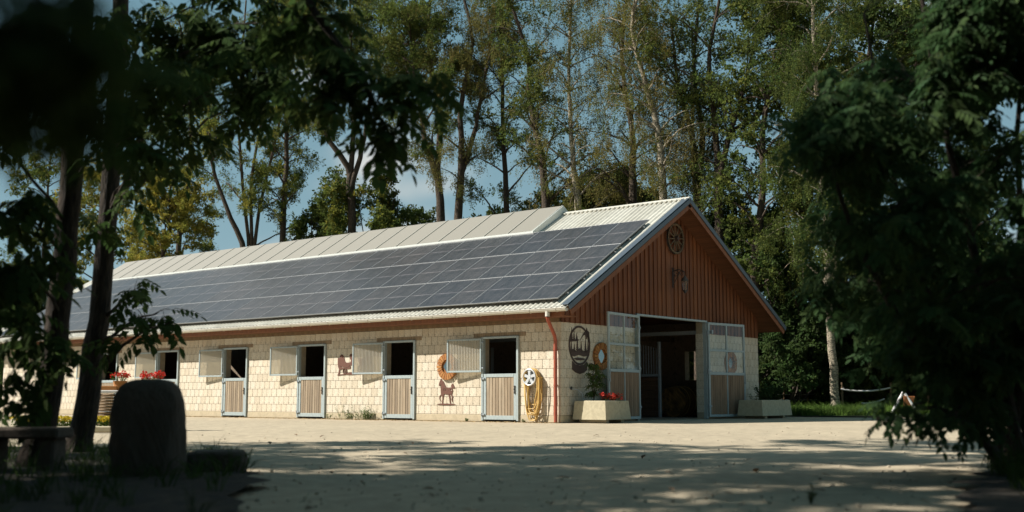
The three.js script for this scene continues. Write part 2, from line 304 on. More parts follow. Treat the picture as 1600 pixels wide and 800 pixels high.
  const all = [...longBlocks, ...gableBlocks].filter((b) => !hidden(b)).sort((a, b) => a.pos.distanceTo(CAM) * (a.side ? 1 : 1.04) - b.pos.distanceTo(CAM) * (b.side ? 1 : 1.04));
  const matrixOf = (b) => new THREE.Matrix4().compose(b.pos.clone().add(b.side ? V(0.006 - b.j * 0.004, 0, 0) : V(0, 0, -0.006 + b.j * 0.004)), new THREE.Quaternion().setFromEuler(new THREE.Euler(0, b.side ? -Math.PI / 2 : 0, (b.k - 0.5) * 0.006)), V(b.w - 0.009, b.h - 0.009, 0.018));
  const rest = { true: new G(), false: new G() };
  all.forEach((b, i) => {
    const m = matrixOf(b);
    if (i < 300) { const o = mesh('block', blockGeo, mat.blocks[Math.floor(b.t * 6)], b.side ? wall : gable); o.applyMatrix4(m); const s = 0; return; }
    const c = mat.blocks[Math.floor(b.t * 6)].color; rest[b.side].add(blockGeo, m).tint(c.r, c.g, c.b);
  });
  for (const [k, w, n] of [[true, wall, 'far_blocks'], [false, gable, 'far_blocks']]) { const o = mesh(n, rest[k], mat.blockFar, w); o.userData.kind = 'stuff'; }
  // plinth courses, rendered
  const zs2 = [0, ...doorZ.flatMap((z) => [z + DW / 2, z - DW / 2]), -LEN];
  for (let i = 0; i < zs2.length; i += 2) mesh('plinth', new G().box(-0.004 + 0.02, 0.1, (zs2[i] + zs2[i + 1]) / 2, 0.05, 0.19, zs2[i] - zs2[i + 1], 0.012), mat.plinth, barn);
  for (const [a, b] of [[0.02, ox0], [ox1, W - 0.02]]) mesh('plinth', new G().box((a + b) / 2, 0.1, -0.02, b - a, 0.19, 0.05, 0.012), mat.plinth, barn);
  for (let c = 0; c < 10; c++) { const o = mesh('jamb_block', blockGeo, mat.blocks[c % 4], gable); o.position.set(ox1 - 0.002, 0.325 + c * 0.25, -0.165); o.rotation.y = -Math.PI / 2; o.scale.set(0.26, 0.241, 0.025); }
  // wall plate, lintels
  mesh('wall_plate', new G().box(0.05, 2.87, -LEN / 2 - 0.03, 0.24, 0.33, LEN - 0.02, 0.01), mat.beam, barn);
  for (const z of doorZ) mesh('lintel', new G().box(0.02, 2.42, z - 0.05, 0.07, 0.12, DW + 0.55, 0.006), mat.lintel, barn);
  // fascia and eave soffit
  mesh('fascia_board', new G().box(XE + 0.07, 2.90, -LEN / 2 + 0.2, 0.035, 0.2, LEN + 0.7, 0.005), mat.barge, barn);
  mesh('eave_soffit', new G().box(XE / 2 + 0.03, 2.815, -LEN / 2 + 0.2, -XE - 0.1, 0.02, LEN + 0.7), mat.deck, barn);
}
{ // gable cladding: every board and batten
  const clad = part('gable_cladding', barn), bw = 0.236, n = Math.ceil(W / bw), r = rngOf(21), ox0 = RX - 2.0, ox1 = RX + 2.0;
  const top = (x) => roofY(x) - 0.15;
  for (let i = 0; i < n; i++) {
    const x0 = Math.max(0.02, i * bw + 0.004 - 0.05), x1 = Math.min(W - 0.02, (i + 1) * bw - 0.004 - 0.05); if (x1 - x0 < 0.03) continue;
    const y0 = (x1 > ox0 && x0 < ox1) ? 3.11 : 2.69 + r() * 0.012, z1 = 0.03 + r() * 0.006;
    const poly = x0 < RX && x1 > RX ? [[x0, y0], [x1, y0], [x1, top(x1)], [RX, top(RX)], [x0, top(x0)]] : [[x0, y0], [x1, y0], [x1, top(x1)], [x0, top(x0)]];
    mesh('board', new G().prism(poly, -0.015, z1), mat.cladding[Math.floor(r() * 4)], clad);
    const xb = x1 + 0.004; if (xb < W - 0.09 && Math.abs(xb - RX) > 0.07) mesh('batten', new G().prism([[xb - 0.062, y0], [xb + 0.062, y0], [xb + 0.062, top(xb + 0.062)], [xb - 0.062, top(xb - 0.062)]], z1 - 0.004, 0.058 + r() * 0.01), mat.batten[Math.floor(r() * 3)], clad);
  }
}
{ // roof
  const roof = part('roof', barn), zF = OV, zB = -LEN - 0.3, zl = zF - zB;
  const th = 0.12, x2 = W - XE;
  mesh('roof_deck', new G().prism([[XE + 0.05, YE - 0.05 + 0.05 * SL], [RX, RY - 0.05], [RX, RY - 0.05 - th], [XE + 0.05, YE - 0.05 - th + 0.05 * SL]], zB, zF - 0.02).prism([[x2 - 0.05, YE - 0.05 + 0.05 * SL], [RX + 0.001, RY - 0.05], [RX + 0.001, RY - 0.05 - th], [x2 - 0.05, YE - 0.05 - th + 0.05 * SL]], zB, zF - 0.02), mat.deck, roof);
  // corrugated sheets: five waves wide, three courses up the slope
  const pitch = 0.177, waves = 5, sw = pitch * waves, amp = 0.024, slopeL = (RX - XE) / Math.cos(ANG), seg = 8;
  const corr = (L) => { const g = new G(), n = waves * seg, f = (k) => amp * Math.cos(k / seg * 2 * Math.PI), df = (k) => -amp * 2 * Math.PI / pitch * Math.sin(k / seg * 2 * Math.PI);
    for (let k = 0; k < n; k++) { const za = k / seg * pitch, zb = (k + 1) / seg * pitch, ya = f(k), yb = f(k + 1), na = V(0, 1, -df(k)).normalize(), nb = V(0, 1, -df(k + 1)).normalize();
      const a = V(0, ya, za), b = V(0, yb, zb), c = V(L, yb, zb), d = V(L, ya, za);
      g.tri(a, b, c, [na, nb, nb], [za, 0], [zb, 0], [zb, L]).tri(a, c, d, [na, nb, na], [za, 0], [zb, L], [za, L]);
      g.poly([a, b, b.clone().setY(yb - 0.012), a.clone().setY(ya - 0.012)], V(-1, 0, 0)); }
    return g.build(); };
  const third = slopeL / 3, sheetGeo = corr(third + 0.12), nz = Math.ceil(zl / sw);
  const mid = [mat.roof, std(0.54, 0.515, 0.455, 0.8, T.roof), std(0.60, 0.575, 0.515, 0.8, T.roof)], r = rngOf(31);
  for (let i = 0; i < nz; i++) for (let k = 0; k < 3; k++) {
    if (k === 1 && i > 1) continue;                           // the middle course lies wholly under the panels
    const o = mesh('roof_sheet', sheetGeo, mid[Math.floor(r() * 3)], roof); const s = k * third - 0.06;
    o.position.set(XE + s * Math.cos(ANG), YE + s * Math.sin(ANG) + k * 0.004 + (i % 2) * 0.002, zF - (i + 1) * sw); o.rotation.z = ANG + (k ? -0.0015 : 0);
  }
  { const o = mesh('far_slope', new G().box(0, 0, 0, slopeL, 0.02, zl), mat.roof, roof); o.position.set((RX + W - XE) / 2, (RY + YE) / 2 + 0.012, (zF + zB) / 2); o.rotation.z = -ANG; }
  // ridge cap at the front, row of rolls
  const cap = new G(); cap.tube([V(RX, RY + 0.015, zF), V(RX, RY + 0.015, -4.15)], 0.06, 10); for (let z = zF - 0.09; z > -4.1; z -= pitch) cap.box(RX - 0.07, RY - 0.01, z, 0.14, 0.05, 0.09, 0.015);
  mesh('ridge_cap', cap, mat.roof, roof);
  // verge flashing and barge boards
  const slopeDir = V(Math.cos(ANG), Math.sin(ANG), 0);
  for (const s of [1, -1]) {
    const a = V(s > 0 ? XE - 0.02 : W - XE + 0.02, YE - 0.01, OV), b = V(RX, RY, OV); const nrm = V(-Math.sin(ANG) * s, Math.cos(ANG), 0);
    const off = (v, n, z) => v.clone().addScaledVector(nrm, n).add(V(0, 0, z));
    mesh('verge_flashing', new G().bar(off(a, -0.045, 0.005), off(b, -0.045, 0.005), 0.03, 0.13, 0.004).bar(off(a, 0.048, -0.11), off(b, 0.048, -0.11), 0.22, 0.014, 0.003), mat.verge, roof);
    mesh('barge_board', new G().bar(off(a, -0.19, -0.02).addScaledVector(slopeDir, 0).add(V(0.04 * s, 0, 0)), off(b, -0.19, -0.02), 0.03, 0.13, 0.004), mat.barge, roof);
  }
  // ridge skylight: curb, panes, glazing bars, end
  const sky = part('ridge_skylight', barn); const z0 = -4.12, z1 = zB + 0.4, w = 1.62, up = 0.3, drop = 0.03; // half width along x
  const xl = RX - w, yl = roofY(xl) + 0.11, yt = RY + up, sl = Math.atan((yt - yl - 0.1) / w), PL = w / Math.cos(sl);
  const curb = new G(); for (const s of [-1, 1]) { const X = (x) => RX + s * (RX - x) * -1 * -1; const m = (x) => s < 0 ? x : 2 * RX - x; curb.bar(V(m(xl), yl, z0), V(m(xl), yl, z1), 0.05, 0.2, 0.006).bar(V(m(xl - 0.13), yl - 0.12, z0), V(m(xl - 0.13), yl - 0.12, z1), 0.26, 0.05, 0.01); }
  mesh('curb', curb, mat.curb, sky);
  mesh('end_cap', new G().prism([[xl - 0.03, yl - 0.14], [xl - 0.03, yl + 0.1], [RX, yt + 0.0], [2 * RX - xl + 0.03, yl + 0.1], [2 * RX - xl + 0.03, yl - 0.14], [RX, RY - 0.06]], z0 - 0.03, z0 + 0.03), mat.curb, sky);
  const cols = 25, pw = (z0 - z1) / cols;
  const pane = new G().box(0, 0, 0, PL - 0.02, 0.016, pw - 0.05, 0.003).build(), barG = new G().box(0, 0.012, 0, PL + 0.02, 0.022, 0.032, 0.004).build();
  for (let i = 0; i < cols; i++) for (const s of [-1, 1]) {
    const put = (n, g, m, z) => { const o = mesh(n, g, m, sky); o.position.set(RX + s * w / 2, (yl + 0.1 + yt) / 2, z); o.rotation.z = -s * sl; };
    put('pane', pane, mat.skylight, z0 - (i + 0.5) * pw); put('glazing_bar', barG, mat.bar, z0 - i * pw - 0.02);
  }
  // solar panels, three upright rows
  const sp = 1.024, sh = 1.74, gap = 0.02, N = 29, s0 = 0.22, frameW = 0.012;
  const face = new THREE.BufferGeometry(); { const a = sh / 2 - frameW, b = sp / 2 - frameW; face.setAttribute('position', new THREE.Float32BufferAttribute([-a, 0.002, -b, -a, 0.002, b, a, 0.002, b, a, 0.002, -b], 3)); face.setAttribute('normal', new THREE.Float32BufferAttribute([0, 1, 0, 0, 1, 0, 0, 1, 0, 0, 1, 0], 3)); face.setAttribute('uv', new THREE.Float32BufferAttribute([0, 0, 1, 0, 1, 1, 0, 1], 2)); face.setIndex([0, 1, 2, 0, 2, 3]); }
  const fr = new G(); for (const s of [-1, 1]) fr.box(s * (sh / 2 - frameW / 2), -0.012, 0, frameW, 0.036, sp, 0.002).box(0, -0.012, s * (sp / 2 - frameW / 2), sh - 2 * frameW, 0.036, frameW, 0.002); fr.box(0, -0.012, 0, sh - 0.03, 0.01, sp - 0.03);
  const frame = fr.build(); const rp = rngOf(51);
  for (let k = 0; k < 3; k++) for (let i = 0; i < N; i++) {
    const s = s0 + sh / 2 + k * (sh + gap), o = mesh('solar_panel', face, mat.cells[Math.floor(rp() * 3)], barn); mesh('frame', frame, mat.alu, o);
    o.position.set(XE + s * Math.cos(ANG) - 0.14 * Math.sin(ANG), YE + s * Math.sin(ANG) + 0.14 * Math.cos(ANG), 0.30 - (i + 0.5) * (sp + 0.012)); o.rotation.set((rp() - 0.5) * 0.006, 0, ANG + (rp() - 0.5) * 0.006);
  }
  for (let k = 0; k < 3; k++) for (const q of [0.25, 0.75]) { const s = s0 + k * (sh + gap) + sh * q, x = XE + s * Math.cos(ANG) - 0.07 * Math.sin(ANG), y = YE + s * Math.sin(ANG) + 0.07 * Math.cos(ANG); mesh('mounting_rail', new G().bar(V(x, y, 0.35), V(x, y, -29.5), 0.04, 0.05, 0.004), mat.alu, barn); }
}
{ // gutter and downpipe
  const gx = XE - 0.045, gy = 3.0, g = new G(), R = 0.085, n = 10, a = OV - 0.03, b = -LEN - 0.3;
  const ringAt = (r, z) => Array.from({ length: n + 1 }, (_, k) => { const t = Math.PI + k / n * Math.PI; return V(gx + Math.cos(t) * r, gy + Math.sin(t) * r, z); });
  const o0 = ringAt(R, a), o1 = ringAt(R, b), i0 = ringAt(R - 0.006, a), i1 = ringAt(R - 0.006, b), ax = V(gx, gy, 0);
  for (let k = 0; k < n; k++) { const m = o0[k].clone().add(o0[k + 1]).multiplyScalar(0.5).sub(ax).setZ(0); g.poly([o0[k], o0[k + 1], o1[k + 1], o1[k]], m); g.poly([i0[k], i0[k + 1], i1[k + 1], i1[k]], m.clone().negate()); g.poly([o0[k], o0[k + 1], i0[k + 1], i0[k]], V(0, 0, 1)); }
  g.poly([...ringAt(R - 0.003, a - 0.01)], V(0, 0, 1)); g.tube([V(gx - R, gy + 0.004, a), V(gx - R, gy + 0.004, b)], 0.012, 6);
  const gut = mesh('gutter', g, mat.gutter, barn);
  const br = new G(); br.tube(Array.from({ length: 9 }, (_, k) => { const t = Math.PI + k / 8 * Math.PI; return V(Math.cos(t) * (R + 0.006), Math.sin(t) * (R + 0.006), 0); }), 0.009, 5); const bgeo = br.build();
  for (let z = 0.4; z > -LEN; z -= 0.885) { const o = mesh('bracket', bgeo, mat.gutter, gut); o.position.set(gx, gy, z); }
  const dp = part('downpipe', barn); const pts = [V(gx, 2.93, 0.08), V(gx, 2.78, 0.08), V(gx + 0.05, 2.7, 0.06), V(-0.16, 2.32, -0.09), V(-0.10, 2.2, -0.115), V(-0.10, 2.05, -0.115), V(-0.10, 0.02, -0.115)];
  mesh('outlet', new G().tube([V(gx, 2.95, 0.08), V(gx, 2.8, 0.08)], 0.062, 12), mat.gutter, dp);
  mesh('pipe', new G().tube(pts.slice(1), 0.05, 12), mat.copper, dp);
  for (const y of [1.95, 1.0]) mesh('clamp', new G().tube([V(-0.10, y - 0.018, -0.115), V(-0.10, y + 0.018, -0.115)], 0.058, 12).box(-0.05, y, -0.115, 0.08, 0.02, 0.02), mat.copper, dp);
}
// stable doors and the open shutters beside them
{
  const fw = 0.075, r = rngOf(61);
  doorZ.forEach((z, i) => {
    const d = part('stable_door', barn, 0, 0, z), w = DW, iw = w - 2 * fw;
    mesh('frame', new G().box(-0.005, 1.2, w / 2 - fw / 2, 0.11, 2.34, fw, 0.008).box(-0.005, 1.2, -w / 2 + fw / 2, 0.11, 2.34, fw, 0.008).box(-0.005, 2.345, 0, 0.11, 0.06, iw, 0.006), mat.galv, d);
    const y0 = 0.06, y1 = 1.33, lf = 0.095; const lw = iw - 0.012;
    mesh('leaf_frame', new G().box(-0.02, (y0 + y1) / 2, lw / 2 - lf / 2, 0.05, y1 - y0, lf, 0.006).box(-0.02, (y0 + y1) / 2, -lw / 2 + lf / 2, 0.05, y1 - y0, lf, 0.006).box(-0.02, y1 - lf / 2, 0, 0.05, lf, lw - 2 * lf, 0.004).box(-0.02, y0 + lf * 0.6, 0, 0.05, lf * 1.2, lw - 2 * lf, 0.004), mat.galv, d);
    const n = 9, pw = (lw - 2 * lf) / n; for (let k = 0; k < n; k++) mesh('plank', new G().box(-0.012 - r() * 0.006, (y0 + y1) / 2, -lw / 2 + lf + (k + 0.5) * pw, 0.03, y1 - y0 - lf * 2 + 0.02, pw - 0.007, 0.006), mat.plank[Math.floor(r() * 4)], d);
    mesh('bolt', new G().tube([V(-0.06, 0.78, lw / 2 - 0.05), V(-0.06, 1.0, lw / 2 - 0.05)], 0.014, 6).box(-0.05, 0.8, lw / 2 - 0.05, 0.03, 0.03, 0.05, 0.004).box(-0.05, 0.98, lw / 2 - 0.05, 0.03, 0.03, 0.05, 0.004).tube([V(-0.06, 0.9, lw / 2 - 0.05), V(-0.11, 0.9, lw / 2 - 0.05)], 0.01, 6), mat.iron, d);
    for (const y of [0.2, 1.2]) mesh('hinge', new G().box(-0.068, y, -lw / 2 - 0.0, 0.025, 0.05, 0.11, 0.004).tube([V(-0.075, y - 0.045, -lw / 2 - 0.045), V(-0.075, y + 0.045, -lw / 2 - 0.045)], 0.016, 8), mat.galvDark, d);
    // open upper leaf
    const s = part('shutter', barn, -0.075, 0, z - w / 2 + 0.03); s.rotation.y = (0.125 + (r() - 0.5) * 0.08); const sw = 1.19, ya = 1.38, yb = 2.33, sf = 0.05, yc = (ya + yb) / 2;
    mesh('frame', new G().box(0, yc, -sf / 2, 0.045, yb - ya, sf, 0.006).box(0, yc, -sw + sf / 2, 0.045, yb - ya, sf, 0.006).box(0, ya + sf / 2, -sw / 2, 0.045, sf, sw - 2 * sf, 0.005).box(0, yb - sf / 2, -sw / 2, 0.045, sf, sw - 2 * sf, 0.005), mat.galv, s);
    const pg = new G(), n2 = 20, span = sw - 2 * sf, hh = yb - ya - 2 * sf, sub = 4; for (let k = 0; k < n2 * sub; k++) { const f = (q) => 0.013 * Math.cos(q / sub * 2 * Math.PI), df = (q) => -0.013 * 2 * Math.PI * n2 / span * Math.sin(q / sub * 2 * Math.PI), zz = (q) => -sf - q / (n2 * sub) * span; const nn = (q) => V(-1, 0, -df(q)).normalize();
      const A = V(f(k), ya + sf, zz(k)), B = V(f(k + 1), ya + sf, zz(k + 1)), C = B.clone().setY(yb - sf), D = A.clone().setY(yb - sf); pg.tri(A, C, B, [nn(k), nn(k + 1), nn(k + 1)]).tri(A, D, C, [nn(k), nn(k), nn(k + 1)]); }
    mesh('ribbed_pane', pg, mat.poly, s);
    for (const y of [ya + 0.12, yb - 0.12]) mesh('hinge', new G().box(0.0, y, 0.03, 0.03, 0.04, 0.08, 0.004), mat.galvDark, s);
  });
}
// gable double door
{
  const ox0 = RX - 1.98, ox1 = RX + 1.98, LH = 3.0;
  const f = part('door_frame', barn); mesh('head_rail', new G().box(RX, 3.085, 0.03, 4.1, 0.06, 0.13, 0.006), mat.galv, f);
  for (const x of [ox0 - 0.03, ox1 + 0.03]) mesh('post', new G().box(x, 1.53, 0.02, 0.07, 3.05, 0.14, 0.006), mat.galv, f);
  const r = rngOf(71);
  for (const s of [-1, 1]) {
    const d = part('barn_door', barn, s < 0 ? ox0 - 0.02 : ox1 + 0.02, 0, 0.13); d.rotation.y = s < 0 ? 6.5 * Math.PI / 180 : -7.5 * Math.PI / 180;
    const w = 1.96, t = 0.075, y0 = 0.06, y1 = y0 + LH, X = (u) => s * u, ym = 1.43, yq = 2.17;
    const fg = new G(); for (const u of [t / 2, w - t / 2]) fg.box(X(u), (y0 + y1) / 2, 0, t, LH, 0.055, 0.006);
    for (const [y, h] of [[y0 + t / 2, t], [y1 - t / 2, t], [ym, 0.085], [yq, 0.065]]) fg.box(X(w / 2), y, 0, w - 2 * t, h, 0.05, 0.005);
    fg.box(X(w / 2), (ym + 0.0425 + yq - 0.0325) / 2, 0, 0.06, yq - ym - 0.075, 0.05, 0.005).box(X(w / 2), (yq + y1 - t) / 2 + 0.016, 0, 0.06, y1 - t - yq - 0.0325, 0.05, 0.005).box(X(w / 2), (y0 + t + ym) / 2 - 0.02, 0, 0.045, ym - y0 - t - 0.0425, 0.05, 0.005);
    mesh('frame', fg, mat.galv, d);
    for (const [ua, ub] of [[t, w / 2 - 0.03], [w / 2 + 0.03, w - t]]) {
      for (const [ya, yb] of [[ym + 0.043, yq - 0.033], [yq + 0.033, y1 - t]]) mesh('pane', new G().poly([V(X(ua), ya, 0), V(X(ub), ya, 0), V(X(ub), yb, 0), V(X(ua), yb, 0)], V(0, 0, 1)), mat.glass, d);
      const n = 7, pw = (ub - ua) / n; for (let k = 0; k < n; k++) mesh('plank', new G().box(X(ua + (k + 0.5) * pw), (y0 + t + ym - 0.043) / 2, -r() * 0.005, pw - 0.006, ym - y0 - t - 0.045, 0.032, 0.006), mat.doorPlank[Math.floor(r() * 3)], d);
    }
    for (const y of [0.4, 1.5, 2.7]) mesh('hinge', new G().tube([V(X(-0.02), y - 0.07, 0.0), V(X(-0.02), y + 0.07, 0.0)], 0.022, 8).box(X(0.04), y, 0.035, 0.14, 0.05, 0.014, 0.003), mat.galvDark, d);
    mesh('bolt', new G().tube([V(X(w - 0.04), 1.1, 0.05), V(X(w - 0.04), 1.45, 0.05)], 0.012, 6).box(X(w - 0.04), 1.15, 0.04, 0.05, 0.04, 0.03, 0.004), mat.galvDark, d);
  }
}
// inside: stall front along the aisle with bars, beam
{
  const st = part('stall_front', barn, 7.75, 0, 0); const zA = -1.75, zB = -9;
  const fr = new G(); for (let z = zA; z > zB; z -= 2.4) fr.box(0, 1.25, z, 0.09, 2.5, 0.09, 0.008); fr.box(0, 1.4, (zA + zB) / 2, 0.07, 0.08, zA - zB).box(0, 2.75, (zA + zB) / 2 + 0.5, 0.1, 0.12, zA - zB + 3); mesh('frame', fr, mat.galvDark, st);
  for (let z = zA - 0.12, k = 0; z > zB && k < 40; z -= 0.1, k++) { const q = ((zA - z) % 2.4) / 2.4, h = 2.25 + 0.22 * Math.sin(Math.PI * q); mesh('bar', new G().tube([V(0, 1.4, z), V(0, h, z)], 0.012, 5), mat.galvDark, st); }
  for (let k = 0; k < 9; k++) mesh('plank', new G().box(0, 0.14 + k * 0.14, (zA + zB) / 2, 0.04, 0.13, zA - zB, 0.004), mat.darkPlank, st);
  mesh('tie_beam', new G().box(W / 2, 2.72, -3.2, W - 0.6, 0.18, 0.14, 0.01), mat.beam, barn);
}

// ---------------------------------------------------------------- things on and at the stable
function ringFrame(p, turn, label) {
  const o = thing('round_mirror', label, 'mirror', p, turn, 'round tile rimmed mirrors'); const n = 22, r0 = 0.2, r1 = 0.39, rr = rngOf(81);
  for (let i = 0; i < n; i++) { const a = i / n * 2 * Math.PI, h = Math.PI / n * 0.82, q = r1 - rr() * 0.02; const g = new G().prism([[Math.cos(a - h) * r0, Math.sin(a - h) * r0], [Math.cos(a - h) * q, Math.sin(a - h) * q], [Math.cos(a + h) * q, Math.sin(a + h) * q], [Math.cos(a + h) * r0, Math.sin(a + h) * r0]], 0.012, 0.07 + rr() * 0.012); mesh('rim_tile', g, mat.clay[i % 3], o); }
  mesh('backing', new THREE.CylinderGeometry(0.35, 0.35, 0.02, 32).rotateX(Math.PI / 2).translate(0, 0, 0.012), mat.clay[1], o);
  mesh('mirror_glass', new G().prism([[0, -0.215], [0.17, 0], [0, 0.215], [-0.17, 0]], 0.02, 0.03), mat.mirror, o); return o;
}
ringFrame(V(1.84, 1.82, 0.004), 0, 'round tile rimmed mirror on shaded gable wall beside oval horse sign');
ringFrame(V(9.28, 1.80, 0.004), 0, 'round tile rimmed mirror seen through glass of right barn door');
ringFrame(V(-0.004, 1.56, -4.08), -Math.PI / 2, 'round orange tile mirror on sunny wall half behind open shutter');
{ // wagon wheel
  const o = thing('wagon_wheel', 'old wooden wagon wheel hung high on brown timber gable', 'wheel', V(5.79, 5.56, 0.13));
  const R = 0.45; mesh('rim', new THREE.TorusGeometry(R, 0.035, 8, 48), mat.wheelWood, o); mesh('tyre', new THREE.CylinderGeometry(R + 0.04, R + 0.04, 0.05, 48, 1, true).rotateX(Math.PI / 2), mat.iron, o);
  for (let i = 0; i < 12; i++) { const a = i / 12 * 2 * Math.PI + 0.1; mesh('spoke', new G().tube([V(Math.cos(a) * 0.06, Math.sin(a) * 0.06, 0), V(Math.cos(a) * 0.3, Math.sin(a) * 0.3, 0), V(Math.cos(a) * R, Math.sin(a) * R, 0)], [0.026, 0.02, 0.017], 6), mat.wheelWood, o); }
  mesh('hub', new G().tube([V(0, 0, -0.07), V(0, 0, 0.02), V(0, 0, 0.1)], [0.1, 0.1, 0.06], 14), mat.darkRust, o);
}
{ // lantern on scrolled bracket
  const o = thing('wall_lantern', 'black wrought iron lantern hanging from scrolled bracket on timber gable', 'lantern', V(5.70, 4.02, 0.06)); o.scale.set(1.05, 0.95, 0.85);
  const spiral = (cx, cy, r0, turns, dir, from) => Array.from({ length: 22 }, (_, k) => { const t = k / 21, a = from + dir * t * turns * 2 * Math.PI, r = r0 * (1 - 0.75 * t); return V(0, cy + Math.sin(a) * r, cx + Math.cos(a) * r); });
  mesh('bracket', new G().box(0, 0.33, 0.0, 0.035, 0.66, 0.02, 0.003).tube([V(0, 0.55, 0), V(0, 0.6, 0.25), V(0, 0.5, 0.5)], 0.014, 6).tube(spiral(0.14, 0.45, 0.12, 1.3, 1, 0), 0.011, 5).tube(spiral(0.36, 0.45, 0.1, 1.3, -1, Math.PI), 0.011, 5).tube([V(0, 0.1, 0), V(0, 0.25, 0.12), V(0, 0.5, 0.3)], 0.011, 5), mat.iron, o);
  const L = new G(), c = 0.5; for (const [y, r] of [[0.2, 0.13], [-0.12, 0.085]]) L.tube([V(0, y, c), V(0, y + 0.02, c)], r, 6); L.tube([V(0, 0.22, c), V(0, 0.3, c), V(0, 0.38, c)], [0.15, 0.07, 0.015], 6).tube([V(0, 0.37, c), V(0, 0.5, c)], 0.01, 5).tube([V(0, -0.2, c), V(0, -0.12, c)], [0.02, 0.08], 6);
  for (let i = 0; i < 6; i++) { const a = i / 6 * 2 * Math.PI; L.tube([V(Math.sin(a) * 0.085, -0.11, c + Math.cos(a) * 0.085), V(Math.sin(a) * 0.125, 0.21, c + Math.cos(a) * 0.125)], 0.008, 5); }
  mesh('cage', L, mat.iron, o);
  for (let i = 0; i < 6; i++) { const a = i / 6 * 2 * Math.PI, b = (i + 1) / 6 * 2 * Math.PI, P = (t, r, y) => V(Math.sin(t) * r, y, c + Math.cos(t) * r); mesh('pane', new G().poly([P(a, 0.08, -0.1), P(b, 0.08, -0.1), P(b, 0.12, 0.2), P(a, 0.12, 0.2)], V(Math.sin(a + 0.5), 0, Math.cos(a + 0.5))), mat.glass, o); }
}
{ // round forest and horse sign cut from sheet metal
  const o = thing('round_metal_sign', 'dark round metal sign with horse head and fir trees on gable', 'wall sign', V(0.83, 2.09, 0.01));
  const sh = new THREE.Shape(); sh.absellipse(0, 0, 0.5, 0.54, 0, Math.PI * 2); const ho = new THREE.Path(); ho.absellipse(0, 0, 0.445, 0.485, 0, Math.PI * 2); sh.holes.push(ho);
  mesh('rim', extrude(sh, 0.012), mat.darkRust, o);
  const fir = (x, y, h, w) => { const p = [[x - w * 0.1, y]]; for (let k = 0; k < 5; k++) { const t = k / 5; p.push([x - w * (1 - t), y + h * (0.08 + t * 0.8)], [x - w * (1 - t) * 0.45, y + h * (0.18 + t * 0.8)]); } p.push([x, y + h]); const m = p.slice(1, -1).reverse().map(([a, b]) => [2 * x - a, b]); return shapeOf([...p, ...m, [x + w * 0.1, y]]); };
  const T2 = (n, pts) => mesh(n, extrude(Array.isArray(pts) ? shapeOf(pts) : pts, 0.012), mat.darkRust, o);
  for (const [x, y, h, w] of [[-0.36, 0.12, 0.36, 0.06], [-0.25, 0.12, 0.3, 0.05], [-0.14, 0.12, 0.22, 0.04], [-0.1, -0.15, 0.4, 0.06], [0.08, -0.18, 0.3, 0.05], [-0.38, -0.2, 0.36, 0.05], [0.28, -0.2, 0.42, 0.06], [0.4, -0.15, 0.3, 0.04], [-0.24, -0.2, 0.24, 0.05]]) T2('fir_tree', fir(x, y, h, w));
  T2('hill', [[-0.45, -0.18], [-0.3, -0.1], [-0.15, -0.16], [0, -0.08], [0.2, -0.15], [0.45, -0.1], [0.42, -0.27], [0.2, -0.3], [-0.05, -0.26], [-0.25, -0.31], [-0.42, -0.28]]);
  T2('ridge_line', [[-0.46, 0.08], [-0.1, 0.12], [-0.02, 0.14], [0.02, 0.16], [-0.1, 0.16], [-0.44, 0.16]]);
  T2('horse_head', [[0.02, 0.13], [0.12, 0.26], [0.22, 0.36], [0.32, 0.43], [0.34, 0.5], [0.38, 0.42], [0.46, 0.38], [0.46, 0.28], [0.5, 0.1], [0.42, 0.12], [0.38, 0.24], [0.34, 0.28], [0.36, 0.18], [0.3, 0.2], [0.26, 0.3], [0.16, 0.27]]);
  T2('bank', [[-0.28, -0.36], [-0.1, -0.33], [0.12, -0.34], [0.3, -0.36], [0.16, -0.4], [-0.12, -0.41]]);
  T2('banner', [[-0.35, -0.43], [-0.2, -0.52], [0, -0.55], [0.2, -0.52], [0.35, -0.43], [0.35, -0.66], [0.2, -0.74], [0, -0.78], [-0.2, -0.74], [-0.35, -0.66]]);
}
{ // trotting horse, plate steel
  const o = thing('horse_silhouette', 'small rusty metal trotting horse silhouette low on sunny wall', 'wall art', V(-0.012, 0.46, -4.14), -Math.PI / 2);
  const c = (pts) => pts.map(([x, y]) => [(x - 180) / 240 * 0.69, (712 - y) / 327 * 0.74]);
  const body = [[105, 384], [112, 378], [120, 396], [140, 412], [158, 450], [176, 488], [210, 492], [246, 490], [262, 505], [270, 530], [262, 556], [256, 580], [272, 604], [264, 640], [272, 668], [262, 676], [254, 646], [256, 610], [238, 582], [224, 572], [240, 630], [238, 668], [246, 692], [232, 694], [226, 664], [222, 634], [208, 580], [186, 578], [150, 572], [140, 640], [136, 694], [122, 694], [128, 640], [126, 600], [112, 590], [98, 600], [96, 636], [112, 664], [104, 668], [88, 640], [86, 602], [108, 578], [104, 540], [104, 500], [114, 448], [98, 458], [84, 470], [76, 460], [84, 430], [94, 404]];
  const tail = [[250, 494], [246, 470], [258, 440], [272, 444], [284, 470], [300, 500], [280, 502], [262, 500]];
  const bs = shapeOf(c(body)); for (const h of [[[168, 508], [190, 502], [176, 522], [160, 540]], [[150, 500], [160, 498], [148, 530], [142, 536]], [[232, 512], [246, 508], [254, 528], [248, 548], [240, 530]]]) bs.holes.push(new THREE.Path(c(h).map(([x, y]) => new THREE.Vector2(x, y))));
  mesh('body', extrude(bs, 0.01), mat.rust, o); mesh('tail', extrude(shapeOf(c(tail)), 0.01), mat.rust, o);
  const e = new THREE.Shape(); e.absellipse(0, 0.016, 0.36, 0.022, 0, Math.PI * 2); mesh('base_bar', extrude(e, 0.01), mat.rust, o);
}
